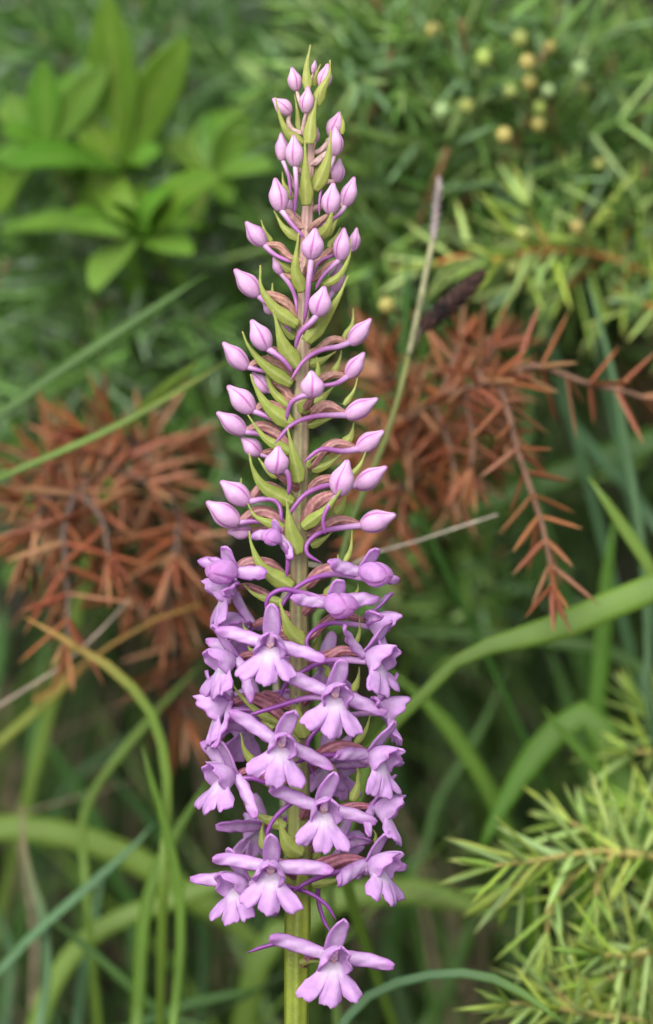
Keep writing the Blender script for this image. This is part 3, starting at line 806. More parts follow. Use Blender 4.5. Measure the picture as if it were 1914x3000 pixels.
FLOWERS = [
 # flowers on the far side of the spike first
 dict(crop='D', base=(470, 1010), yaw=-150, d=5.5, size=0.85),
 dict(crop='D', base=(470, 1190), yaw=-140, d=5.5, roll=10, size=0.85),
 dict(crop='D', base=(930, 760), yaw=165, d=5.5, size=0.85),
 dict(crop='D', base=(935, 1400), yaw=170, d=5.5, size=0.85),
 dict(crop='E', base=(950, 190), yaw=140, d=6.0, size=0.85),
 dict(crop='E', base=(985, 700), yaw=130, d=6.0, size=0.85, sp=[(880, 900, 3), (862, 1060, 1), (895, 1190, 0), (942, 1280, -1)], spw=42),
 dict(crop='E', base=(510, 590), yaw=-150, d=6.0, roll=4, size=0.85),
 dict(crop='D', base=(450, 525), yaw=-125, d=3.0, size=0.95),
 # sides
 dict(crop='D', base=(348, 268), yaw=-82, d=0.6, size=0.95, ov=[(440, 270), (560, 340), (640, 440)], swp=(0, 20), roll=-4),
 dict(crop='D', base=(1205, 492), yaw=84, d=0.4, size=0.92, ov=[(1040, 460), (930, 510), (850, 590)], sp=[(1100, 515, -0.8), (960, 510, -1.6), (850, 565, -2.8), (808, 640, -3.2), (850, 695, -3.2), (928, 706, -3.2)], swp=(20, 0)),
 dict(crop='D', base=(345, 745), yaw=-60, d=-1.5, roll=6, size=0.95, ov=[(430, 720), (560, 760)], lift=(20, -50)),
 dict(crop='D', base=(312, 1035), yaw=-85, d=0.2, roll=-4, ov=[(440, 1000), (560, 1060), (660, 1150)], swp=(0, 20), ovw=90, sp=[(450, 1085, -0.6), (560, 1110, -0.6)], spw=40, lift=(10, -50)),
 dict(crop='D', base=(1252, 1062), yaw=96, d=0.6, size=0.95, sp=[(1080, 1120, -1), (960, 1165, -2), (865, 1230, -3), (812, 1320, -3), (830, 1440, -3), (862, 1525, -3)]),
 dict(crop='D', base=(1195, 718), yaw=58, d=-1.4, roll=2, ov=[(1050, 690), (950, 730)], sp=[(1080, 756, -2.4), (930, 762, -3.4), (790, 825, -4.0), (680, 905, -4.2), (622, 1018, -4.2)], lift=(30, -10), ovw=74, spw=46),
 dict(crop='D', base=(1222, 1372), yaw=58, d=-1.2, roll=2, ov=[(1080, 1330), (960, 1350), (860, 1410)], sp=[(1090, 1390, -2), (960, 1385, -2.4), (830, 1400, -2.6), (720, 1440, -2.8)], lift=(0, -10), ovw=92, spw=50),
 dict(crop='E', base=(328, 268), yaw=-54, d=-1.5, roll=10, ov=[(400, 240), (500, 270)], lift=(30, -38), swp=(10, 0), sp=[(430, 285, -2), (560, 330, -2)], spw=44),
 dict(crop='E', base=(1208, 468), yaw=82, d=0.4, size=0.92, ov=[(1080, 465), (960, 500)], lift=(-30, -10)),
 dict(crop='E', base=(1178, 830), yaw=58, d=-1.2, roll=4, ov=[(1060, 810), (950, 830), (860, 850)], sp=[(1080, 876, -2.4), (920, 905, -3.2), (790, 955, -3.6), (688, 1022, -3.6)], lift=(-16, -6), ovw=96, spw=50),
 dict(crop='E', base=(402, 955), yaw=-46, d=-3.0, roll=-2, lift=(3, -40), swp=(28, 0), sp=[(540, 960, -2), (680, 985, -2.4), (800, 1022, -3), (910, 1095, -3.2), (978, 1198, -3.2)], spw=40),
 # half-open, upper
 dict(crop='D', base=(330, 165), yaw=-38, d=-1.8, roll=6, size=0.95, closed=True, ov=[(420, 110), (560, 130), (660, 210)], lift=(14, -4), ovw=90),
 dict(crop='D', base=(1180, 170), yaw=38, d=-1.0, roll=0, size=0.98, closed=True, ov=[(1030, 150), (900, 180), (830, 240)], sp=[(1000, 185, -2), (850, 215, -3), (725, 290, -3.6), (645, 395, -3.8), (610, 475, -3.8)], lift=(10, -8), ovw=90, spw=44),
 dict(crop='D', base=(985, 372), yaw=22, d=-3.4, roll=2, closed=True, lift=(8, 3), sp=[(880, 340, -4), (770, 308, -4.6), (650, 286, -5), (560, 335, -5), (548, 415, -4.8), (612, 475, -4.4)], spw=44),
 # fronts
 dict(crop='D', base=(575, 640), yaw=-6, d=-6.0, roll=8, lift=(9, -11), att=640),
 dict(crop='D', base=(975, 965), yaw=20, d=-5.0, roll=12, lift=(12, -14), sp=[(860, 1000, -4.5), (740, 1022, -4.8), (560, 1078, -5), (410, 1124, -5)], spw=46),
 dict(crop='D', base=(632, 1292), yaw=10, d=-6.0, roll=14, lift=(16, -11)),
 dict(crop='E', base=(875, 468), yaw=18, d=-5.4, roll=11, lift=(12, -7), sp=[(760, 425, -4.5), (690, 445, -5), (600, 520, -5), (548, 600, -5), (520, 685, -5)], spw=42),
 dict(crop='E', base=(560, 850), yaw=0, d=-6.4, roll=4, lift=(8, -1), sp=[(610, 1000, -3), (605, 1120, -3.4), (574, 1188, -3.6)], spw=34),
 dict(crop='E', base=(935, 1420), yaw=19, d=-4.6, size=1.08, roll=6, lift=(8, -2), sp=[(760, 1360, -3.5), (630, 1345, -3.6), (520, 1366, -3.6), (408, 1406, -3.6)], spw=44),
]
for f in FLOWERS: add_flower(**f)
# the small flower just opening among the bracts
add_flower('C', (600, 1105), -28, 20, -3.0, 0.62, (-20, -40), 10, None, [(655, 1180, -3.6), (672, 1280, -3.4), (660, 1395, -3)], 46, closed=True)
#--ORCHID END

# ------------------------------------------------------------------ background plants
def smooth_down(pts, root, k=0.35):
    """continue a stalk from its last visible point to the ground at root"""
    a = pts[-1] + (pts[-1] - pts[-2]).normalized() * 0.008
    pts = pts + [a]
    mid = Vector((lerp(a.x, root.x, 0.55), lerp(a.y, root.y, 0.55), lerp(a.z, root.z, 0.45)))
    return pts + [mid, root.copy()]

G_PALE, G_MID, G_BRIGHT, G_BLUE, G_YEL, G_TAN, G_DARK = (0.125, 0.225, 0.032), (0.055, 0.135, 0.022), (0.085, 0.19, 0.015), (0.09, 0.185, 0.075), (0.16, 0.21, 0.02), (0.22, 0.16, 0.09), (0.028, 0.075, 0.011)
G_ORG = (0.42, 0.24, 0.06)

def blade(parent, crop, pts, wpx, d, root, col, col2=None, camber=0.10, tilt=0.0, taper=(0.35, 1.0), d1=None, base=1.0):
    """pts run tip -> base in the photo; width in crop pixels at its widest"""
    s = CROPS[crop][2]
    n = len(pts)
    dd = [lerp(d1 if d1 is not None else d, d, i / (n - 1)) for i in range(n)]
    w3 = [C(crop, p[0], p[1], dd[i]) for i, p in enumerate(pts)]
    vis = sum((w3[i + 1] - w3[i]).length for i in range(n - 1))
    w3 = smooth_down(w3, root)
    tot = sum((w3[i + 1] - w3[i]).length for i in range(len(w3) - 1))
    path = spline(w3, 44)
    W = (1.15 if wpx > 100 else 0.95) * wpx * s * PX * (DIST + d * MM) / DIST
    fr = vis / tot
    def wid(t):
        u = t / fr
        if u < 1: return W * max(0.05, min(1.0, (u / taper[0]) ** 0.7)) * lerp(1.0, base, sm(0.45, 0.72, u))
        return W * base * lerp(1.0, 0.6, (t - fr) / (1 - fr))
    c2 = col2 or col
    m = MB()
    ribbon(m, path, wid, -FWD + RGT * tilt + UPV * 0.25, 5, camber,
           lambda t, q: mixc(mixc(c2, col, sm(0.05, 0.6, t / fr)), (col[0] * 1.2, col[1] * 1.15, col[2] * 1.3), 0.4 * math.exp(-(q / 0.15) ** 2)))
    return obj('blade', m, M_BLADE, parent, 0.00025)

def ground_at(px, py):
    d = 40.0
    while d < 900:
        p = P(px, py, d)
        if p.z < H(p.x, p.y): break
        d += 4
    return Vector((p.x, p.y, H(p.x, p.y) - 0.003))

def gpt(x, y): return Vector((x, y, H(x, y) - 0.002))

# --- lower left tuft
rt = gpt(-0.024, 0.062)
tuft = thing('grass_tuft', 'tuft of mixed green grass blades rooted left of the orchid stem', 'grass', rt, 'grass tufts on the bank')
BL = [
 ('G5', [(140, 15), (300, 100), (440, 190), (560, 250), (750, 400), (900, 600), (970, 850), (985, 1080), (975, 1300)], 62, 46, G_PALE, G_ORG),
 ('G5', [(838, 765), (870, 900), (930, 1100), (1000, 1350), (1055, 1620), (1060, 2000), (1020, 2400)], 62, 44, G_BRIGHT, None),
 ('G5', [(1240, 960), (1130, 1130), (1000, 1350), (900, 1560), (840, 1850), (820, 2150), (800, 2450)], 84, 52, G_BRIGHT, None),
 ('G5', [(240, 1740), (400, 1870), (560, 2000), (780, 2200), (1000, 2390)], 54, 66, G_MID, None),
 ('G5', [(130, 1120), (140, 1350), (180, 1560), (250, 1750), (280, 2000), (270, 2200), (230, 2440)], 56, 62, G_BLUE, G_TAN),
 ('G5', [(610, 1500), (570, 1700), (520, 1950), (480, 2200), (450, 2440)], 58, 84, G_BLUE, None),
 ('G5', [(1520, 2200), (1300, 2250), (1050, 2310), (850, 2400), (760, 2460)], 62, 75, G_MID, None),
 ('G5', [(1210, 275), (1050, 430), (880, 620), (700, 830), (540, 1060), (480, 1250), (500, 1500)], 48, 72, G_PALE, None),
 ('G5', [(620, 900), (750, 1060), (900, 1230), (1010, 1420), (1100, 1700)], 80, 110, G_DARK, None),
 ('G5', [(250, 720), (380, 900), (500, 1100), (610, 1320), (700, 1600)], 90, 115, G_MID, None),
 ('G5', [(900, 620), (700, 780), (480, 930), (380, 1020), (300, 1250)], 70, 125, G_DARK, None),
 ('G6', [(760, 1660), (560, 1625), (380, 1565), (200, 1530), (0, 1535), (-250, 1590), (-420, 1750)], 128, 84, G_PALE, None),
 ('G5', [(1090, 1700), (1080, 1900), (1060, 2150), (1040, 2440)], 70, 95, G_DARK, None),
]
for crop, pts, wp, d, c, c2 in BL: blade(tuft, crop, pts, wp, d, rt, c, c2, tilt=rng.uniform(-.3, .3))

rt = gpt(-0.062, 0.085)
tuft = thing('grass_tuft', 'grass tuft with one very broad pale blade arching over behind the lower flowers', 'grass', rt, 'grass tufts on the bank')
BL = [
 ('G5', [(1700, 2100), (1350, 1800), (1150, 1680), (900, 1500), (700, 1400), (500, 1325), (250, 1270), (0, 1250), (-120, 1290)], 135, 88, G_PALE, G_PALE),
 ('G5', [(1900, 1500), (1350, 1560), (1120, 1640), (900, 1720), (700, 1790), (520, 1900), (380, 2060), (270, 2260), (200, 2480)], 105, 78, G_PALE, None),
 ('G5', [(915, 1215), (800, 1350), (600, 1530), (440, 1670), (300, 1790), (150, 1930), (0, 2100)], 56, 60, G_BLUE, None),
 ('G5', [(280, 100), (250, 350), (215, 650), (190, 950), (175, 1200), (150, 1500)], 88, 105, G_MID, None),
 ('G5', [(570, 235), (480, 310), (300, 480), (130, 640), (-60, 800)], 60, 74, G_YEL, G_ORG),
 ('G5', [(20, -50), (0, 200), (-60, 500)], 100, 120, G_MID, None),
 ('G5', [(30, 2400), (60, 2000), (-40, 1700)][::-1], 60, 100, G_BLUE, None),
 ('G3', [(1340, -220), (1000, 0), (650, 230), (350, 430), (150, 580), (-120, 770)], 66, 58, G_MID, None),
 ('G3', [(1480, 335), (1100, 570), (750, 765), (500, 880), (280, 975), (-80, 1130)], 44, 46, G_PALE, G_YEL),
 ('G3', [(1290, 355), (1150, 450), (980, 590), (860, 740), (800, 880), (760, 1000)], 92, 86, G_PALE, None),
]
for crop, pts, wp, d, c, c2 in BL: blade(tuft, crop, pts, wp, d, rt, c, c2, tilt=rng.uniform(-.4, .4), d1=52 if d == 86 else None)

def stalk(name, label, cat, crop, pts, wpx, d, root, col, mat=None):
    s = CROPS[crop][2]
    w3 = smooth_down([C(crop, p[0], p[1], d) for p in pts], root)
    m = MB()
    r0 = wpx * s * PX / 2 * (DIST + d * MM) / DIST
    tube(m, spline(w3, 40), lambda t: r0 * (0.6 + 0.4 * min(1, t * 3)), 6, col)
    o = obj(name, m, mat or M_BARK, None, org=root)
    o['label'] = label; o['category'] = cat
    return o
stalk('dry_straw', 'thin grey dry straw slanting across the red brown needles left of the orchid', 'straw', 'G5', [(760, -90), (560, 130), (300, 350), (0, 530), (-140, 640)], 26, 52, gpt(-0.066, 0.07), (0.30, 0.24, 0.19))
stalk('dry_straw', 'yellow orange dry grass stalk behind the lower left flowers', 'straw', 'G5', [(1180, -60), (1000, -10), (800, 95), (590, 220), (500, 290)], 34, 58, ground_at(215, 2010), (0.42, 0.27, 0.07), M_BLADE)
stalk('dry_straw', 'pale grey straw crossing below the red brown branch right of the orchid', 'straw', 'G4', [(770, 1105), (600, 1160), (450, 1210), (300, 1260), (120, 1310), (-60, 1420)], 17, 38, gpt(0.002, 0.05), (0.42, 0.37, 0.30))
stalk('dry_straw', 'tan dead straw standing at the left edge of the grass', 'straw', 'G5', [(110, 1300), (165, 1600), (205, 1950), (190, 2440)], 44, 98, gpt(-0.045, 0.11), (0.25, 0.19, 0.13))

# --- right tuft
rt = gpt(0.030, 0.075)
tuft = thing('grass_tuft', 'tuft of broad bright green blades right of the orchid, one of them sharply folded', 'grass', rt, 'grass tufts on the bank')
BL = [
 ('G6', [(2500, -560), (2050, -370), (1700, -215), (1450, -110), (1250, -30), (1000, 75), (720, 150), (520, 215), (400, 300), (280, 430), (110, 600), (-40, 800), (-100, 1100)], 140, 40, G_PALE, G_PALE, 0.25),
 ('G6', [(1330, -560), (1290, -300), (1265, 0), (1245, 300), (1225, 560), (1200, 900)], 100, 70, G_BRIGHT, None, 0.4),
 ('G6', [(560, 1350), (680, 1100), (850, 820), (1000, 650), (1120, 560), (1220, 570), (1300, 780), (1430, 1080), (1520, 1400), (1500, 1800)], 138, 62, G_PALE, G_BRIGHT, 0.3),
 ('G6', [(60, 300), (230, 440), (380, 590), (520, 790), (650, 1010), (760, 1300)], 96, 72, G_BRIGHT, None, 0.4),
 ('G6', [(745, 220), (680, 420), (590, 620), (460, 850), (340, 1040), (280, 1300)], 52, 92, G_MID, None, 0.4),
 ('G6', [(60, 110), (300, 100), (600, 115), (850, 130), (1100, 165), (1300, 205), (1450, 290), (1600, 400)], 84, 82, G_MID, None, 0.35),
 ('G6', [(960, 190), (1060, 460), (1130, 700), (1200, 920), (1240, 1200)], 96, 100, G_MID, None, 0.35),
 ('G6', [(920, 510), (1010, 620), (1120, 740), (1250, 880), (1350, 1100)], 60, 56, G_BRIGHT, None, 0.4),
 ('G6', [(1100, 2300), (800, 2085), (650, 2012), (450, 1982), (200, 2012), (0, 2090), (-120, 2180), (-220, 2350)][::1], 58, 24, G_BLUE, G_PALE, 0.3),
 ('G6', [(560, 1600), (500, 1800), (400, 2050), (260, 2330)], 90, 100, G_MID, None, 0.3),
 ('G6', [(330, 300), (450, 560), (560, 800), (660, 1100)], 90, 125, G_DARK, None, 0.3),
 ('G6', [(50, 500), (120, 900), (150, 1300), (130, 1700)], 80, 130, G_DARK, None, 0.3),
]
for crop, pts, wp, d, c, c2, tp in BL: blade(tuft, crop, pts, wp, d, rt, c, c2, tilt=rng.uniform(-.25, .25), taper=(tp, 1), base=0.4 if d == 40 else 1.0)

rt = gpt(0.066, 0.085)
tuft = thing('grass_tuft', 'tuft of slender blue green blades beside the fresh green juniper tips', 'grass', rt, 'grass tufts on the bank')
BL = [
 ('G4', [(1215, 915), (1290, 1020), (1400, 1180), (1536, 1390), (1640, 1620)], 66, 44, G_PALE, None),
 ('G4', [(1215, -60), (1270, 150), (1340, 420), (1400, 750), (1460, 1100), (1500, 1450), (1515, 1800)], 46, 56, G_BLUE, None),
 ('G4', [(560, 1120), (800, 1020), (1000, 945), (1250, 840), (1536, 740), (1700, 720)], 120, 95, G_MID, None),
 ('G4', [(1030, 470), (1130, 640), (1250, 800), (1400, 960), (1560, 1180)], 56, 92, G_BLUE, None),
 ('G2', [(905, -40), (925, 150), (955, 400), (965, 700), (962, 1010), (1010, 1300)], 44, 88, G_BLUE, G_PALE),
 ('G2', [(870, 60), (830, 280), (780, 520), (730, 760), (690, 920), (660, 1200)], 42, 100, G_MID, None),
 ('G2', [(1040, 700), (1090, 800), (1140, 960), (1180, 1150)], 40, 85, G_BLUE, None),
 ('G4', [(900, -40), (915, 150), (905, 350), (930, 700)], 52, 90, G_MID, None),
 ('G4', [(330, -200), (320, 60), (310, 250), (290, 520)], 34, 60, G_MID, None),
]
for crop, pts, wp, d, c, c2 in BL: blade(tuft, crop, pts, wp, d, rt, c, c2, tilt=rng.uniform(-.3, .3))

# --- sedge with a grey upper spike and a black lower spike
rt = gpt(0.006, 0.045)
sedge = thing('sedge', 'sedge stalk with a grey upper spike and a black drooping spike', 'sedge', rt)
low = [C('G4', x, y, 30) for x, y in ((333, 320), (285, 520), (190, 810), (60, 1110), (-40, 1500))]
path = spline(smooth_down(low, rt), 40)
m = MB()
ribbon(m, path, lambda t: 1.0 * MM * (0.55 + 0.45 * sm(0, 0.3, t)), -FWD, 5, 0.3, lambda t, q: mixc((0.25, 0.27, 0.09), (0.14, 0.24, 0.06), sm(0, .15, t)))
obj('stalk', m, M_BLADE, sedge, 0.0003)
up = spline([C('G4', 333, 322, 30), C('G2', 445, 1430, 32), C('G2', 480, 1250, 34), C('G2', 508, 1120, 36)], 16)
m = MB(); tube(m, up, lambda t: 0.42 * MM, 7, (0.24, 0.24, 0.13)); obj('stalk', m, M_BARK, sedge)

def spikelet(name, a, b, r, col1, col2, n):
    m = MB()
    rr = random.Random(5)
    ax = (b - a)
    A = ax.normalized()
    e1 = A.orthogonal().normalized(); e2 = A.cross(e1)
    tube(m, spline([a, b], 14), lambda t: r * 0.62 * (math.sin(math.pi * min(1, 0.12 + 0.83 * t))) ** 0.6, 10, col1)
    for i in range(n):
        t = (i + 0.5) / n
        ph = i * 2.4
        o = e1 * math.cos(ph) + e2 * math.sin(ph)
        R = r * (math.sin(math.pi * min(1, 0.12 + 0.83 * t))) ** 0.6
        p0 = a + ax * t + o * R * 0.4
        p1 = p0 + A * r * 1.0 + o * R * 0.75
        sd = A.cross(o) * r * 0.38
        mid = (p0 + p1) / 2 + o * r * 0.15
        m.add([p0, mid + sd, p1, mid - sd, mid + o * r * 0.2], [(0, 1, 4), (1, 2, 4), (2, 3, 4), (3, 0, 4), (0, 3, 2, 1)], mixc(col1, col2, rr.random()))
    obj(name, m, M_BARK, sedge, smooth=False)
spikelet('upper_spike', C('G2', 508, 1130, 36), C('G2', 538, 835, 38), 0.6 * MM, (0.25, 0.20, 0.20), (0.50, 0.44, 0.42), 60)
spikelet('black_spike', C('G4', 385, 200, 36), C('G2', 725, 1290, 44), 1.25 * MM, (0.010, 0.008, 0.009), (0.07, 0.035, 0.028), 90)
m = MB(); tube(m, spline([C('G4', 333, 322, 30.5), C('G4', 360, 270, 33), C('G4', 392, 195, 36)], 8), lambda t: 0.4 * MM, 6, (0.10, 0.08, 0.05)); obj('stalk', m, M_BARK, sedge)

# --- junipers
def needle_mesh(name, mat, col, keel):
    m = MB()
    vs = []
    for t, wd in ((0, 0.75), (0.3, 1.0), (0.72, 0.72)):
        vs += [Vector((-0.5 * wd, 0.12, t)), Vector((0, -0.28, t)), Vector((0.5 * wd, 0.12, t)), Vector((0, 0.04, t))]
    vs.append(Vector((0, 0, 1)))
    f = grid_faces(3, 4, True) + [(8, 9, 12), (9, 10, 12), (10, 11, 12), (11, 8, 12)]
    cs = []
    for k in range(3): cs += [col, col, col, keel]
    cs.append(mixc(col, (0.45, 0.36, 0.14), 0.5))
    m.add(vs, f, cs)
    return m.mesh(name, mat)

def rand_dir(rr, A, spread):
    e1 = A.orthogonal().normalized(); e2 = A.cross(e1)
    ph = rr.uniform(0, 2 * math.pi)
    return (A * math.cos(spread) + (e1 * math.cos(ph) + e2 * math.sin(ph)) * math.sin(spread)).normalized()

def whorls(path_pts, step, rr, ln, spread, tipgrow=True):
    """yield needle transforms (pos, dir, length) along a twig"""
    L = sum((path_pts[i + 1] - path_pts[i]).length for i in range(len(path_pts) - 1))
    n = max(4, int(L / step))
    p = spline(path_pts, n)
    T = tangents(p)
    res = []
    for i in range(n):
        t = i / (n - 1)
        A = T[i]
        e1 = A.orthogonal().normalized(); e2 = A.cross(e1)
        ph0 = i * 1.05 + rr.uniform(-0.5, 0.5)
        for k in range(3):
            ph = ph0 + k * 2.094 + rr.uniform(-0.3, 0.3)
            sp = spread * rr.uniform(0.75, 1.2) * lerp(1.15, 0.6, sm(0.6, 1.0, t))
            dv = A * math.cos(sp) + (e1 * math.cos(ph) + e2 * math.sin(ph)) * math.sin(sp)
            if rr.random() < 0.08: continue
            res.append((p[i], dv.normalized(), ln * rr.uniform(0.7, 1.15) * lerp(1.0, 0.75, sm(0.85, 1, t))))
    for k in range(3):
        res.append((p[-1], rand_dir(rr, T[-1], 0.22), ln * rr.uniform(0.55, 0.85)))
    return res

def needle_matrix(pos, dv, ln, wd, face):
    z = dv
    x = z.cross(face)
    if x.length < 1e-4: x = z.orthogonal()
    x.normalize()
    y = z.cross(x)
    return Matrix(((x.x * wd, y.x * wd, z.x * ln, pos.x), (x.y * wd, y.y * wd, z.y * ln, pos.y), (x.z * wd, y.z * wd, z.z * ln, pos.z), (0, 0, 0, 1)))

def twig_mesh(mb, path, r0, r1, col):
    tube(mb, spline(path, max(6, len(path) * 5)), lambda t: lerp(r0, r1, t), 7, col, ridges=3, ridge=0.12, twist=1.5)

def juniper(name, label, cat, root, twigs, ln, wd, mesh_list, barkc, spread=1.0, step=2.6 * MM, trunk=None, rr=None, group=None):
    """twigs: list of paths (world points, base first). Every needle an object of its own."""
    rr = rr or random.Random(3)
    count = 0; rest = []
    o = thing(name, label, cat, root, group)
    m = MB()
    tr = trunk or []
    tube(m, spline([root] + tr, 24), lambda t: lerp(1.8, 0.7, t) * MM, 9, barkc, ridges=4, ridge=0.1)
    obj('trunk', m, M_BARK, o)
    for path in twigs:
        m = MB()
        twig_mesh(m, path, 0.5 * MM, 0.28 * MM, barkc)
        b = obj('branch', m, M_BARK, o)
        for pos, dv, l in whorls(path, step, rr, ln, spread):
            count += 1
            if count > 300:
                rest.append((pos, dv, l)); continue
            ob = bpy.data.objects.new('needle', rr.choice(mesh_list))
            COL.objects.link(ob)
            ob.parent = b
            face = Vector((rr.uniform(-1, 1), rr.uniform(-1, 1), rr.uniform(-1, 1)))
            ob.matrix_local = needle_matrix(pos - root, dv, l, wd * rr.uniform(0.8, 1.2), face)
    if rest:
        m = MB()
        needle_batch(m, rest, wd, [tuple(q.attributes['pig'].data[0].color)[:3] for q in mesh_list], rr)
        nd = obj('needles', m, M_FOLIAGE, o, smooth=False)
        nd['kind'] = 'stuff'
    return o

def needle_batch(mb, items, wd, cols, rr):
    for pos, dv, l in items:
        col = rr.choice(cols)
        kk = rr.uniform(0.8, 1.2)
        col = (col[0] * kk, col[1] * kk, col[2] * kk)
        M_ = needle_matrix(pos, dv, l, wd, Vector((rr.uniform(-1, 1), rr.uniform(-1, 1), rr.uniform(-1, 1))))
        vs = []
        for t, ww in ((0, 0.75), (0.35, 1.0), (0.75, 0.65)):
            vs += [M_ @ Vector((-0.5 * ww, 0.1, t)), M_ @ Vector((0, -0.28, t)), M_ @ Vector((0.5 * ww, 0.1, t))]
        vs.append(M_ @ Vector((0, 0, 1)))
        mb.add(vs, grid_faces(3, 3, True) + [(6, 7, 9), (7, 8, 9), (8, 6, 9)], col)

def needle_mass(mb, twigs, ln, wd, cols, rr, spread, step):
    for path in twigs: needle_batch(mb, whorls(path, step, rr, ln, spread), wd, cols, rr)

RUST = [needle_mesh('needle', M_NEEDLE, c, mixc(c, (0.45, 0.25, 0.16), 0.3)) for c in ((0.42, 0.15, 0.06), (0.36, 0.115, 0.042), (0.46, 0.23, 0.12), (0.30, 0.095, 0.043), (0.39, 0.17, 0.08))]
FRESH = [needle_mesh('needle', M_NEEDLE, c, (0.44, 0.60, 0.24)) for c in ((0.42, 0.58, 0.09), (0.50, 0.62, 0.13), (0.32, 0.50, 0.09), (0.40, 0.56, 0.18))]
GREEN = [needle_mesh('needle', M_NEEDLE, c, (0.28, 0.40, 0.28)) for c in ((0.12, 0.24, 0.05), (0.15, 0.27, 0.07), (0.10, 0.21, 0.06))]

def tw(crop, pts, d, d1=None):
    n = len(pts)
    return [C(crop, p[0], p[1], lerp(d, d if d1 is None else d1, i / (n - 1))) for i, p in enumerate(pts)]

# dead juniper, right of the orchid
T0 = C('G4', 330, 640, 62)
root = ground_at(1150, 1330)
dead_r = juniper('dead_juniper', 'dead juniper branch with rust red needles right of the orchid', 'juniper', root, [
    tw('G4', [(330, 640), (450, 540), (600, 490), (740, 450)], 60, 44),
    tw('G4', [(740, 450), (860, 400), (960, 375), (1080, 410), (1200, 455), (1400, 500), (1600, 570)], 44, 46),
    tw('G4', [(770, 440), (820, 580), (850, 720), (900, 880), (950, 1030), (985, 1140), (1015, 1270), (1035, 1390), (1040, 1450)], 43, 34),
    tw('G4', [(450, 560), (520, 720), (560, 900)], 58, 54),
    tw('G4', [(600, 500), (650, 700), (640, 880)], 52, 50),
    tw('G4', [(370, 640), (330, 780), (380, 960)], 62, 66),
    tw('G4', [(500, 530), (540, 380), (590, 260)], 56, 60),
    tw('G4', [(700, 450), (680, 380), (760, 280)], 48, 54),
    tw('G4', [(330, 640), (220, 480), (180, 360)], 62, 64),
    tw('G4', [(330, 640), (200, 760), (90, 930)], 64, 74),
], 8.6 * MM, 0.82 * MM, RUST, (0.16, 0.09, 0.06), 0.95, 2.6 * MM, [lerp(root, T0, 0.5) + Vector((0, 0, 0.004)), T0], random.Random(21))

# dead juniper, left of the orchid
T0 = C('G3', 900, 880, 74)
root = ground_at(450, 1370)
dead_l = juniper('dead_juniper', 'dead juniper clump with rust brown needles left of the orchid', 'juniper', root, [
    tw('G3', [(900, 880), (760, 830), (560, 800)], 72, 66),
    tw('G3', [(900, 880), (700, 1010), (500, 1180), (300, 1230), (150, 1230)], 72, 55),
    tw('G3', [(500, 1180), (590, 1280), (660, 1380), (700, 1600)], 58, 52),
    tw('G3', [(480, 1200), (410, 1450), (430, 1700), (440, 2000), (430, 2150)], 57, 50),
    tw('G3', [(900, 900), (1000, 1020), (1120, 1250), (1150, 1420), (1130, 1600)], 72, 58),
    tw('G3', [(1150, 1400), (1110, 1650), (1080, 1950)], 60, 62),
    tw('G3', [(900, 880), (1000, 860), (1130, 880)], 74, 78),
    tw('G3', [(700, 1010), (820, 1080), (950, 1130)], 66, 62),
    tw('G3', [(300, 1230), (230, 1400), (180, 1550)], 57, 60),
], 10.2 * MM, 0.92 * MM, RUST, (0.10, 0.07, 0.055), 1.0, 2.7 * MM, [lerp(root, T0, 0.5) + Vector((0, 0, 0.004)), T0], random.Random(8))

def dead_fill(o, crop, spots, d0, d1, ln, seed):
    rr = random.Random(seed)
    m = MB()
    tws = []
    for x, y, dx, dy in spots:
        a = C(crop, x, y, lerp(d0, d1, rr.random()))
        b = C(crop, x + dx, y + dy, lerp(d0, d1, rr.random()))
        tws.append([a, lerp(a, b, 0.5), b])
        tube(m, spline(tws[-1], 6), lambda t: 0.3 * MM, 5, (0.10, 0.06, 0.045))
    needle_mass(m, tws, ln, 0.85 * MM, [(0.34, 0.12, 0.05), (0.28, 0.09, 0.036), (0.37, 0.19, 0.10), (0.22, 0.075, 0.035)], rr, 1.1, 2.9 * MM)
    nd = obj('needles', m, M_FOLIAGE, o, smooth=False)
    nd['kind'] = 'stuff'
dead_fill(dead_l, 'G3', [(820, 900, -260, 60), (700, 950, -300, -60), (500, 1250, 150, 300), (420, 1300, -250, 160), (800, 1150, 250, 180), (950, 1300, -260, 120), (1100, 1450, 60, 420), (1000, 1500, -150, 350),
    (640, 1500, 160, 300), (1150, 1500, 180, 300), (300, 1500, 60, 300), (600, 1100, -300, -100), (1150, 2000, 20, 500), (1000, 2350, 200, 300), (430, 1000, -260, 120), (900, 1000, 280, -60)], 60, 80, 10.5 * MM, 51)
dead_fill(dead_r, 'G4', [(450, 600, -150, 200), (520, 650, 40, 280), (350, 650, 120, 260), (250, 700, 60, 300), (600, 620, 120, 200), (420, 480, -200, -60), (560, 480, 60, -220), (700, 480, 100, 220),
    (200, 600, -120, 200), (300, 950, -120, 200), (480, 820, 80, 220), (250, 480, -80, -200), (650, 420, 120, -140), (560, 560, 200, -60), (300, 1150, -150, 120)], 56, 78, 8.6 * MM, 52)

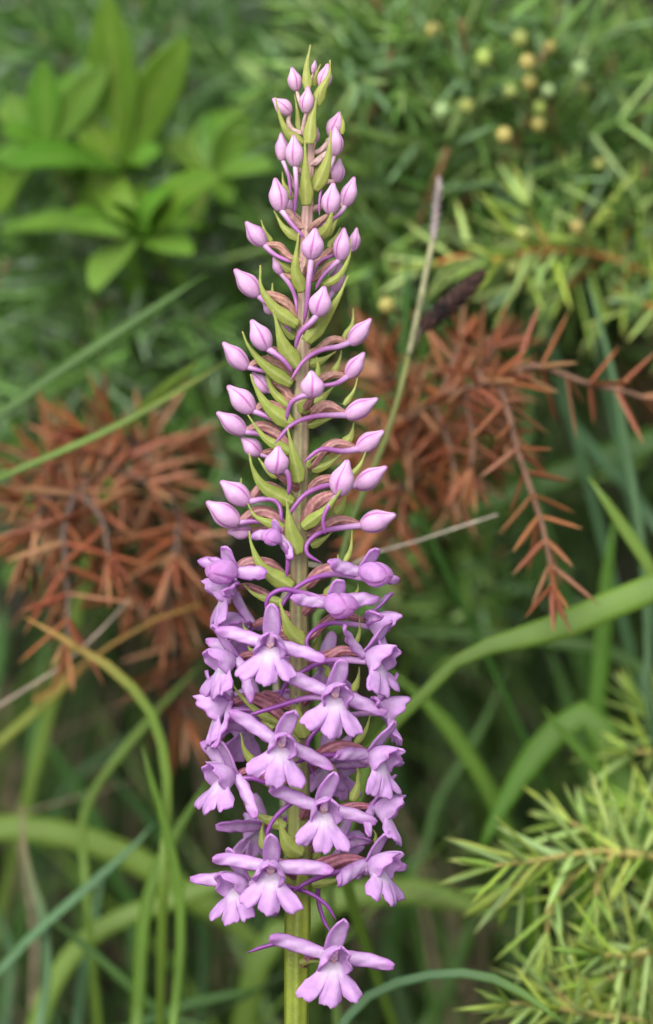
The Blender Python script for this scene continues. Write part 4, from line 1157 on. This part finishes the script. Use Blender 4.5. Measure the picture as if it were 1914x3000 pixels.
# fresh juniper, lower right
root = gpt(0.085, 0.075)
T0 = C('G6', 1750, 1500, 50)
T1 = C('G6', 1750, 2100, 50)
juniper('juniper', 'young juniper with fresh yellow green needle tips right of the orchid', 'juniper', root, [
    tw('G6', [(1750, 1400), (1480, 1330), (1220, 1310), (950, 1350), (660, 1390)], 46, 34),
    tw('G6', [(1480, 1330), (1330, 1330), (1240, 1430), (1220, 1560)], 42, 38),
    tw('G6', [(1220, 1310), (1080, 1460), (970, 1620), (950, 1760)], 42, 40),
    tw('G6', [(1300, 1310), (1180, 1200), (1080, 1150)], 42, 44),
    tw('G6', [(1480, 1330), (1400, 1230), (1330, 1160)], 44, 48),
    tw('G6', [(1750, 1850), (1540, 1860), (1380, 1890), (1260, 1880)], 46, 34),
    tw('G6', [(1540, 1860), (1400, 1960), (1280, 2020)], 44, 40),
    tw('G6', [(1750, 2250), (1450, 2240), (1150, 2200), (900, 2160), (740, 2150)], 44, 30),
    tw('G6', [(1400, 2240), (1280, 2130), (1180, 2060)], 42, 46),
    tw('G6', [(1750, 2050), (1560, 2060), (1420, 2120)], 46, 42),
    tw('G6', [(1720, 760), (1540, 760), (1430, 760)], 62, 58),
    tw('G6', [(1700, 700), (1580, 640), (1500, 560)], 64, 64),
    tw('G6', [(1700, 1600), (1500, 1600), (1350, 1640)], 52, 50),
    tw('G6', [(950, 1350), (860, 1420), (760, 1500)], 40, 42),
    tw('G6', [(1150, 2200), (1040, 2120), (960, 2040)], 40, 44),
    tw('G6', [(1750, 1150), (1600, 1120), (1480, 1080)], 58, 56),
], 10.2 * MM, 0.92 * MM, FRESH, (0.36, 0.30, 0.10), 0.88, 1.9 * MM, [T1, T0, C('G6', 1700, 740, 62)], random.Random(4))

# green juniper, right middle, orange twig
root = gpt(0.115, 0.14)
T0 = C('G2', 1750, 1420, 90)
jun = juniper('juniper', 'green juniper with an orange brown twig and long upright needles', 'juniper', root, [
    tw('G2', [(1700, 1400), (1540, 1300), (1400, 1230), (1260, 1185), (1050, 1165), (900, 1190), (780, 1220)], 82, 68),
    tw('G2', [(1260, 1185), (1200, 1080), (1180, 960)], 76, 74),
    tw('G2', [(1050, 1165), (1000, 1060), (960, 980)], 74, 74),
    tw('G2', [(1400, 1230), (1400, 1120), (1430, 1000)], 80, 82),
    tw('G2', [(1700, 1250), (1560, 1180), (1480, 1100)], 86, 86),
    tw('G2', [(1050, 1165), (960, 1260), (900, 1330)], 74, 72),
    tw('G2', [(1300, 1195), (1200, 1280), (1120, 1360)], 78, 76),
    tw('G2', [(1450, 1250), (1380, 1340), (1330, 1420)], 80, 80),
    tw('G2', [(1700, 1500), (1580, 1440), (1480, 1420)], 72, 68),
    tw('G2', [(780, 1220), (640, 1200), (520, 1230)], 70, 70),
], 10.5 * MM, 1.0 * MM, FRESH + GREEN[:1], (0.36, 0.15, 0.05), 0.9, 1.9 * MM, [C('G2', 1850, 1900, 95), T0], random.Random(14))

def bush(name, label, root, centre, spots, ln, cols, barkc, seed, twl=34 * MM, up=0.5, spread=0.95, step=3.2 * MM):
    """spots: (crop, x, y, depth) of sprig tips; sprigs grow from a limb that runs from the trunk"""
    rr = random.Random(seed)
    o = thing(name, label, 'juniper', root, 'green juniper bushes on the bank')
    m = MB()
    tube(m, spline([root, lerp(root, centre, 0.5) + Vector((0, 0.01, 0)), centre], 24), lambda t: lerp(3.0, 1.0, t) * MM, 9, barkc, ridges=4, ridge=0.1)
    obj('trunk', m, M_BARK, o)
    for (x, y, z) in spots:
        tip = Vector((x, y, z))
        dirv = (tip - centre)
        dirv = (dirv.normalized() * 0.6 + Vector((rr.uniform(-.5, .5), rr.uniform(-.6, .2), up + rr.uniform(-.5, .4)))).normalized()
        b0 = tip - dirv * twl
        mid = lerp(b0, tip, 0.5) + Vector((rr.uniform(-3, 3), rr.uniform(-3, 3), rr.uniform(-3, 3))) * MM
        main = [b0, mid, tip]
        join = lerp(centre, b0, 0.5) + Vector((0, 0.012, -0.004))
        m = MB()
        twig_mesh(m, [centre, join, b0, mid, tip], 1.0 * MM, 0.35 * MM, barkc)
        b = obj('branch', m, M_BARK, o)
        tws = [main]
        for k in range(4):
            a = lerp(b0, tip, rr.uniform(0.0, 0.75))
            dd = rand_dir(rr, dirv, rr.uniform(0.5, 1.1))
            l2 = twl * rr.uniform(0.35, 0.65)
            tws.append([a, a + dd * l2 * 0.5 + Vector((0, 0, 0.001)), a + dd * l2])
        m = MB()
        needle_mass(m, tws, ln, 0.9 * MM, cols, rr, spread, step)
        nd = obj('needles', m, M_FOLIAGE, b, smooth=False)
        nd['kind'] = 'stuff'
    return o

def scatter(seed, n, x0, x1, y0, y1, d0, d1):
    rr = random.Random(seed)
    res = []
    for i in range(n):
        # stratified over the region
        gx = int(math.sqrt(n * (x1 - x0) / (y1 - y0)) + 0.5) or 1
        gy = max(1, n // gx)
        cx, cy = i % gx, (i // gx) % gy
        px = lerp(x0, x1, (cx + rr.random()) / gx); py = lerp(y0, y1, (cy + rr.random()) / gy)
        p = P(px, py, rr.uniform(d0, d1))
        z = max(p.z, H(p.x, p.y) + 0.012)
        res.append((p.x, p.y, z))
    return res

GR1 = [(0.15, 0.29, 0.06), (0.22, 0.37, 0.08), (0.08, 0.18, 0.035), (0.21, 0.36, 0.16), (0.29, 0.42, 0.14), (0.07, 0.15, 0.025)]
GR2 = [(0.09, 0.21, 0.04), (0.14, 0.27, 0.09), (0.30, 0.40, 0.29), (0.06, 0.14, 0.03), (0.12, 0.25, 0.045), (0.07, 0.17, 0.03)]
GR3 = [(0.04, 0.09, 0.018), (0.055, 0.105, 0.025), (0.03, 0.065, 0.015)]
b1 = bush('juniper_bush', 'large green juniper bush with pale round cones right behind the orchid', ground_at(1650, 960), P(1650, 900, 210), scatter(1, 44, 980, 1960, -60, 780, 72, 125) + scatter(11, 18, 1980, 2800, -60, 1300, 90, 160), 11 * MM, GR1, (0.22, 0.12, 0.06), 31)
bush('juniper_bush', 'blue green juniper bush behind the broad leaved shrub', ground_at(250, 760), P(250, 700, 200), scatter(2, 38, -60, 780, -60, 1180, 115, 160) + scatter(12, 26, -1000, -80, -60, 1500, 110, 190), 12 * MM, GR2, (0.16, 0.11, 0.07), 32)
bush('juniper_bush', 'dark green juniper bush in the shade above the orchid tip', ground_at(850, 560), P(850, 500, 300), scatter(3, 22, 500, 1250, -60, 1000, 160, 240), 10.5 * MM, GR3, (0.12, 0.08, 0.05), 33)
bush('juniper_bush', 'low green juniper growing under the rust red dead branch', ground_at(1420, 1640), P(1420, 1500, 150), scatter(4, 16, 1080, 1500, 1100, 1800, 95, 130), 7.5 * MM, GR1, (0.2, 0.11, 0.05), 34, twl=22 * MM)

bush('juniper_bush', 'feathery pale green juniper growing low below the broad leaved shrub', ground_at(300, 1150), P(300, 1050, 170), scatter(5, 20, -60, 700, 600, 1230, 88, 135), 10.5 * MM, [(0.13, 0.27, 0.05), (0.18, 0.34, 0.10), (0.28, 0.40, 0.24), (0.10, 0.22, 0.04)], (0.16, 0.11, 0.07), 35)
# berry-like cones on the right bush
BER = [(745, 270, 92), (1055, 215, 95), (950, 290, 88), (870, 425, 90), (665, 495, 96), (550, 520, 95), (960, 385, 92), (1045, 425, 92), (1010, 500, 94), (840, 630, 86), (1000, 580, 94),
       (1190, 320, 100), (915, 180, 96), (1210, 415, 104), (1285, 770, 98), (925, 1090, 70), (1180, 1060, 76), (880, 1250, 78), (820, 1260, 80), (290, 1425, 62), (510, 140, 95)]
rr = random.Random(2)
ref = MB()
for (x, y, d) in BER:
    c = C('G2', x, y, d - 23 if y < 900 else d - 8)
    r = 0.95 * MM * rr.uniform(0.8, 1.15)
    col = rr.choice([(0.24, 0.32, 0.07), (0.27, 0.30, 0.08), (0.32, 0.27, 0.08), (0.24, 0.34, 0.14)])
    m = MB()
    vs = [c + Vector((r * math.sin(math.pi * i / 8) * math.cos(2 * math.pi * j / 12), r * math.sin(math.pi * i / 8) * math.sin(2 * math.pi * j / 12), r * 1.05 * math.cos(math.pi * i / 8))) for i in range(9) for j in range(12)]
    m.add(vs, grid_faces(9, 12, True), col)
    # short scaly stalk back into the twigs
    st = c + Vector((0.004, 0.02, -0.006))
    tube(m, spline([c, lerp(c, st, 0.5), st], 6), lambda t: 0.35 * MM, 5, (0.2, 0.13, 0.06))
    obj('cone', m, M_BERRY, b1)

# --- broad leaved shrub, upper left
root = ground_at(330, 860)
shrub = thing('leafy_shrub', 'shrub with broad bright green leaves in loose rosettes left of the orchid tip', 'shrub', root)
hubs = {'a': ('G1', 690, 960, 90), 'b': ('G1', 770, 1340, 84), 'c': ('G1', 260, 850, 88), 'd': ('G1', 1210, 980, 90)}
H3 = {k: C(*v) for k, v in hubs.items()}
m = MB()
tube(m, spline([root, lerp(root, H3['b'], 0.6), H3['b']], 20), lambda t: lerp(1.4, 0.7, t) * MM, 8, (0.12, 0.11, 0.05))
obj('branch', m, M_BARK, shrub)
for a, b in (('b', 'a'), ('b', 'c'), ('b', 'd')):
    m = MB()
    mid = lerp(H3[a], H3[b], 0.5) + Vector((0, 0.008, -0.006))
    tube(m, spline([H3[a], mid, H3[b]], 12), lambda t: lerp(0.6, 0.4, t) * MM, 7, (0.14, 0.16, 0.05))
    obj('branch', m, M_BARK, shrub)
LV = [ # hub, tip (crop G1), width, tip depth, normal tilt
 ('a', (600, -40), 235, 78, (-0.25, 0.0)), ('a', (1050, 205), 235, 80, (0.35, 0.1)), ('a', (425, 640), 190, 84, (-0.4, 0.5)), ('a', (905, 850), 150, 84, (0.3, 0.7)),
 ('b', (400, 1215), 185, 66, (-0.3, 0.6)), ('b', (535, 1640), 215, 66, (-0.5, 0.4)), ('b', (1235, 1000), 215, 68, (0.2, 0.5)), ('b', (1090, 1430), 170, 76, (0.5, 0.4)),
 ('a', (30, 940), 210, 72, (-0.2, 0.7)), ('c', (250, 340), 170, 80, (-0.3, 0.2)), ('c', (605, 370), 180, 80, (0.4, 0.2)), ('c', (10, 740), 130, 80, (-0.3, 0.6)), ('c', (30, 540), 150, 84, (-0.4, 0.4)),
 ('c', (500, 600), 80, 86, (0.2, 0.8)), ('d', (1400, 640), 190, 82, (0.5, 0.2)), ('d', (1540, 945), 160, 82, (0.3, 0.6)), ('d', (1150, 640), 120, 90, (-0.5, 0.2)), ('d', (1290, 1150), 130, 86, (0.3, 0.7)),
 ('b', (0, 1290), 130, 92, (-0.2, 0.8)), ('a', (480, 330), 150, 96, (-0.5, 0.1)), ('a', (800, 520), 150, 92, (0.1, 0.4)), ('c', (140, 620), 170, 84, (-0.2, 0.3)), ('c', (420, 980), 150, 84, (0.3, 0.7)),
 ('d', (1300, 760), 150, 90, (0.0, 0.4)), ('b', (950, 1080), 170, 72, (0.1, 0.6)), ('b', (640, 1130), 150, 72, (-0.2, 0.7)), ('c', (-40, 900), 130, 90, (-0.2, 0.7)), ('c', (120, 960), 120, 96, (-0.3, 0.8)), ('a', (820, 930), 90, 78, (0.2, 0.6)),
]
rr = random.Random(6)
for hb in 'aabbccccdddccbddbbabcdab':
    cx_, cy_ = hubs[hb][1], hubs[hb][2]
    an = rr.uniform(0, 2 * math.pi); rl = rr.uniform(300, 480)
    LV.append((hb, (cx_ + rl * math.cos(an), cy_ + rl * math.sin(an)), rr.uniform(120, 180), hubs[hb][3] + rr.uniform(2, 14), (rr.uniform(-.4, .4), rr.uniform(0.1, 0.8))))
for hb, tip, wp, td, (tx, tu) in LV:
    b0 = H3[hb]
    t3 = C('G1', tip[0], tip[1], td + 3)
    L = (t3 - b0).length
    path = spline([b0, lerp(b0, t3, 0.5) + UPV * (L * 0.07) - FWD * (L * 0.03), t3], 22)
    W = wp * CROPS['G1'][2] * PX * 1.36
    sharp = rr.uniform(0.75, 1.15)
    wid = lambda t: W * (0.10 + 0.90 * max(0, math.sin(math.pi * t ** 1.15)) ** 0.85) * (1 if t < 0.99 else 0.15) if t < 0.12 or t > 0.88 else W * (0.10 + 0.90 * math.sin(math.pi * t ** 1.15) ** 0.85)
    base = rr.choice([(0.12, 0.27, 0.022), (0.145, 0.29, 0.028), (0.11, 0.245, 0.025), (0.18, 0.32, 0.045)])
    m = MB()
    ribbon(m, path, wid, -FWD + RGT * tx + UPV * tu, 9, -0.22,
           lambda t, q: mixc(mixc(base, (0.26, 0.38, 0.07), 0.6 * math.exp(-(q / 0.07) ** 2)), (base[0] * .8, base[1] * .85, base[2]), 0.5 * (0.5 + 0.5 * math.sin(t * 40 + abs(q) * 9))),
           lambda t, q: 0.02 * W * math.sin(t * 40 + abs(q) * 9) * (1 - abs(q)))
    obj('leaf', m, M_LEAF, shrub, 0.0003)

# twigs lying behind the shrub
for i, (pts, d, wpx) in enumerate([([(1040, 1290), (1250, 1430), (1540, 1540)], 120, 34), ([(960, 1520), (1200, 1460), (1400, 1420)], 125, 26), ([(270, 1460), (450, 1450), (600, 1440)], 115, 40)]):
    w3 = [C('G1', x, y, d) for x, y in pts]
    e = w3[-1]
    rt = gpt(e.x + 0.02, e.y + 0.05)
    m = MB()
    tube(m, spline(w3 + [lerp(e, rt, 0.5), rt], 24), lambda t: wpx * 0.52 * PX * 0.6 * (0.6 + 0.4 * t), 7, (0.19, 0.15, 0.11))
    o = obj('dead_twig', m, M_BARK, None, org=rt)
    o['category'] = 'twig'
    o['label'] = ['grey brown dead twig running down behind the leafy shrub', 'thin grey twig crossing a thicker one behind the leafy shrub', 'short dark twig under the broad leaves of the shrub'][i]

# --- grass and litter covering the bank
def grass_stuff(name, label, cat, n, seed, area, hrange, cols, wr, dmin=0.0, mat=M_GRASS, lie=0.0):
    rr = random.Random(seed)
    m = MB()
    for i in range(n):
        x = rr.uniform(area[0], area[1]); y = rr.uniform(area[2], area[3])
        z = H(x, y)
        h = rr.uniform(*hrange)
        az = rr.uniform(0, 2 * math.pi)
        ln = rr.uniform(0.15, 0.7) if not lie else rr.uniform(1.2, 3)
        dv = Vector((math.cos(az), math.sin(az), 0))
        if lie:
            sl = Vector((dv.x, dv.y, 0.5 * dv.y if y > 0.03 else 0)).normalized()
            p0 = Vector((x, y, z + rr.uniform(0.001, 0.006)))
            pts = [p0, p0 + sl * h * 0.5 + Vector((0, 0, rr.uniform(0, 0.01))), p0 + sl * h + Vector((0, 0, rr.uniform(-0.002, 0.01)))]
        else:
            p0 = Vector((x, y, z - 0.002))
            pts = [p0, p0 + Vector((0, 0, h * 0.55)) + dv * h * ln * 0.25, p0 + Vector((0, 0, h * (1 - 0.3 * ln))) + dv * h * ln]
        W = rr.uniform(*wr)
        col = rr.choice(cols); kk = rr.uniform(0.75, 1.2)
        col = tuple(c * kk for c in col)
        path = spline(pts, 7)
        ribbon(m, path, lambda t: W * (1 - t ** 2.5) + W * 0.04, Vector((math.sin(az * 3), -1, 0.3)), 3, 0.3, lambda t, q: col)
    o = obj(name, m, mat)
    o['kind'] = 'stuff'; o['label'] = label; o['category'] = cat
    return o
grass_stuff('grass', 'green grass covering the bank behind the orchid', 'grass', 1500, 71, (-0.28, 0.28, 0.10, 0.62), (0.02, 0.085), [(0.022, 0.05, 0.008), (0.04, 0.085, 0.013), (0.015, 0.035, 0.007), (0.05, 0.08, 0.025), (0.05, 0.06, 0.015)], (0.0012, 0.0034))
grass_stuff('grass', 'slender green grass blades standing at the foot of the bank', 'grass', 620, 74, (-0.14, 0.14, 0.06, 0.24), (0.06, 0.15), [(0.04, 0.10, 0.014), (0.065, 0.145, 0.018), (0.025, 0.06, 0.010), (0.065, 0.13, 0.04), (0.12, 0.21, 0.03), (0.20, 0.165, 0.10), (0.13, 0.22, 0.06)], (0.0007, 0.0018))
grass_stuff('grass', 'short green grass on the level ground round the orchid', 'grass', 1500, 72, (-0.3, 0.3, -0.25, 0.12), (0.02, 0.06), [(0.09, 0.17, 0.03), (0.12, 0.21, 0.04), (0.07, 0.13, 0.03)], (0.001, 0.0028))
grass_stuff('dry_litter', 'brown dead grass litter lying on the soil', 'litter', 2200, 73, (-0.25, 0.25, 0.0, 0.6), (0.03, 0.09), [(0.05, 0.036, 0.024), (0.03, 0.021, 0.013), (0.12, 0.10, 0.078), (0.03, 0.016, 0.010), (0.02, 0.02, 0.009)], (0.0008, 0.0026), lie=1.0, mat=M_GRASS)
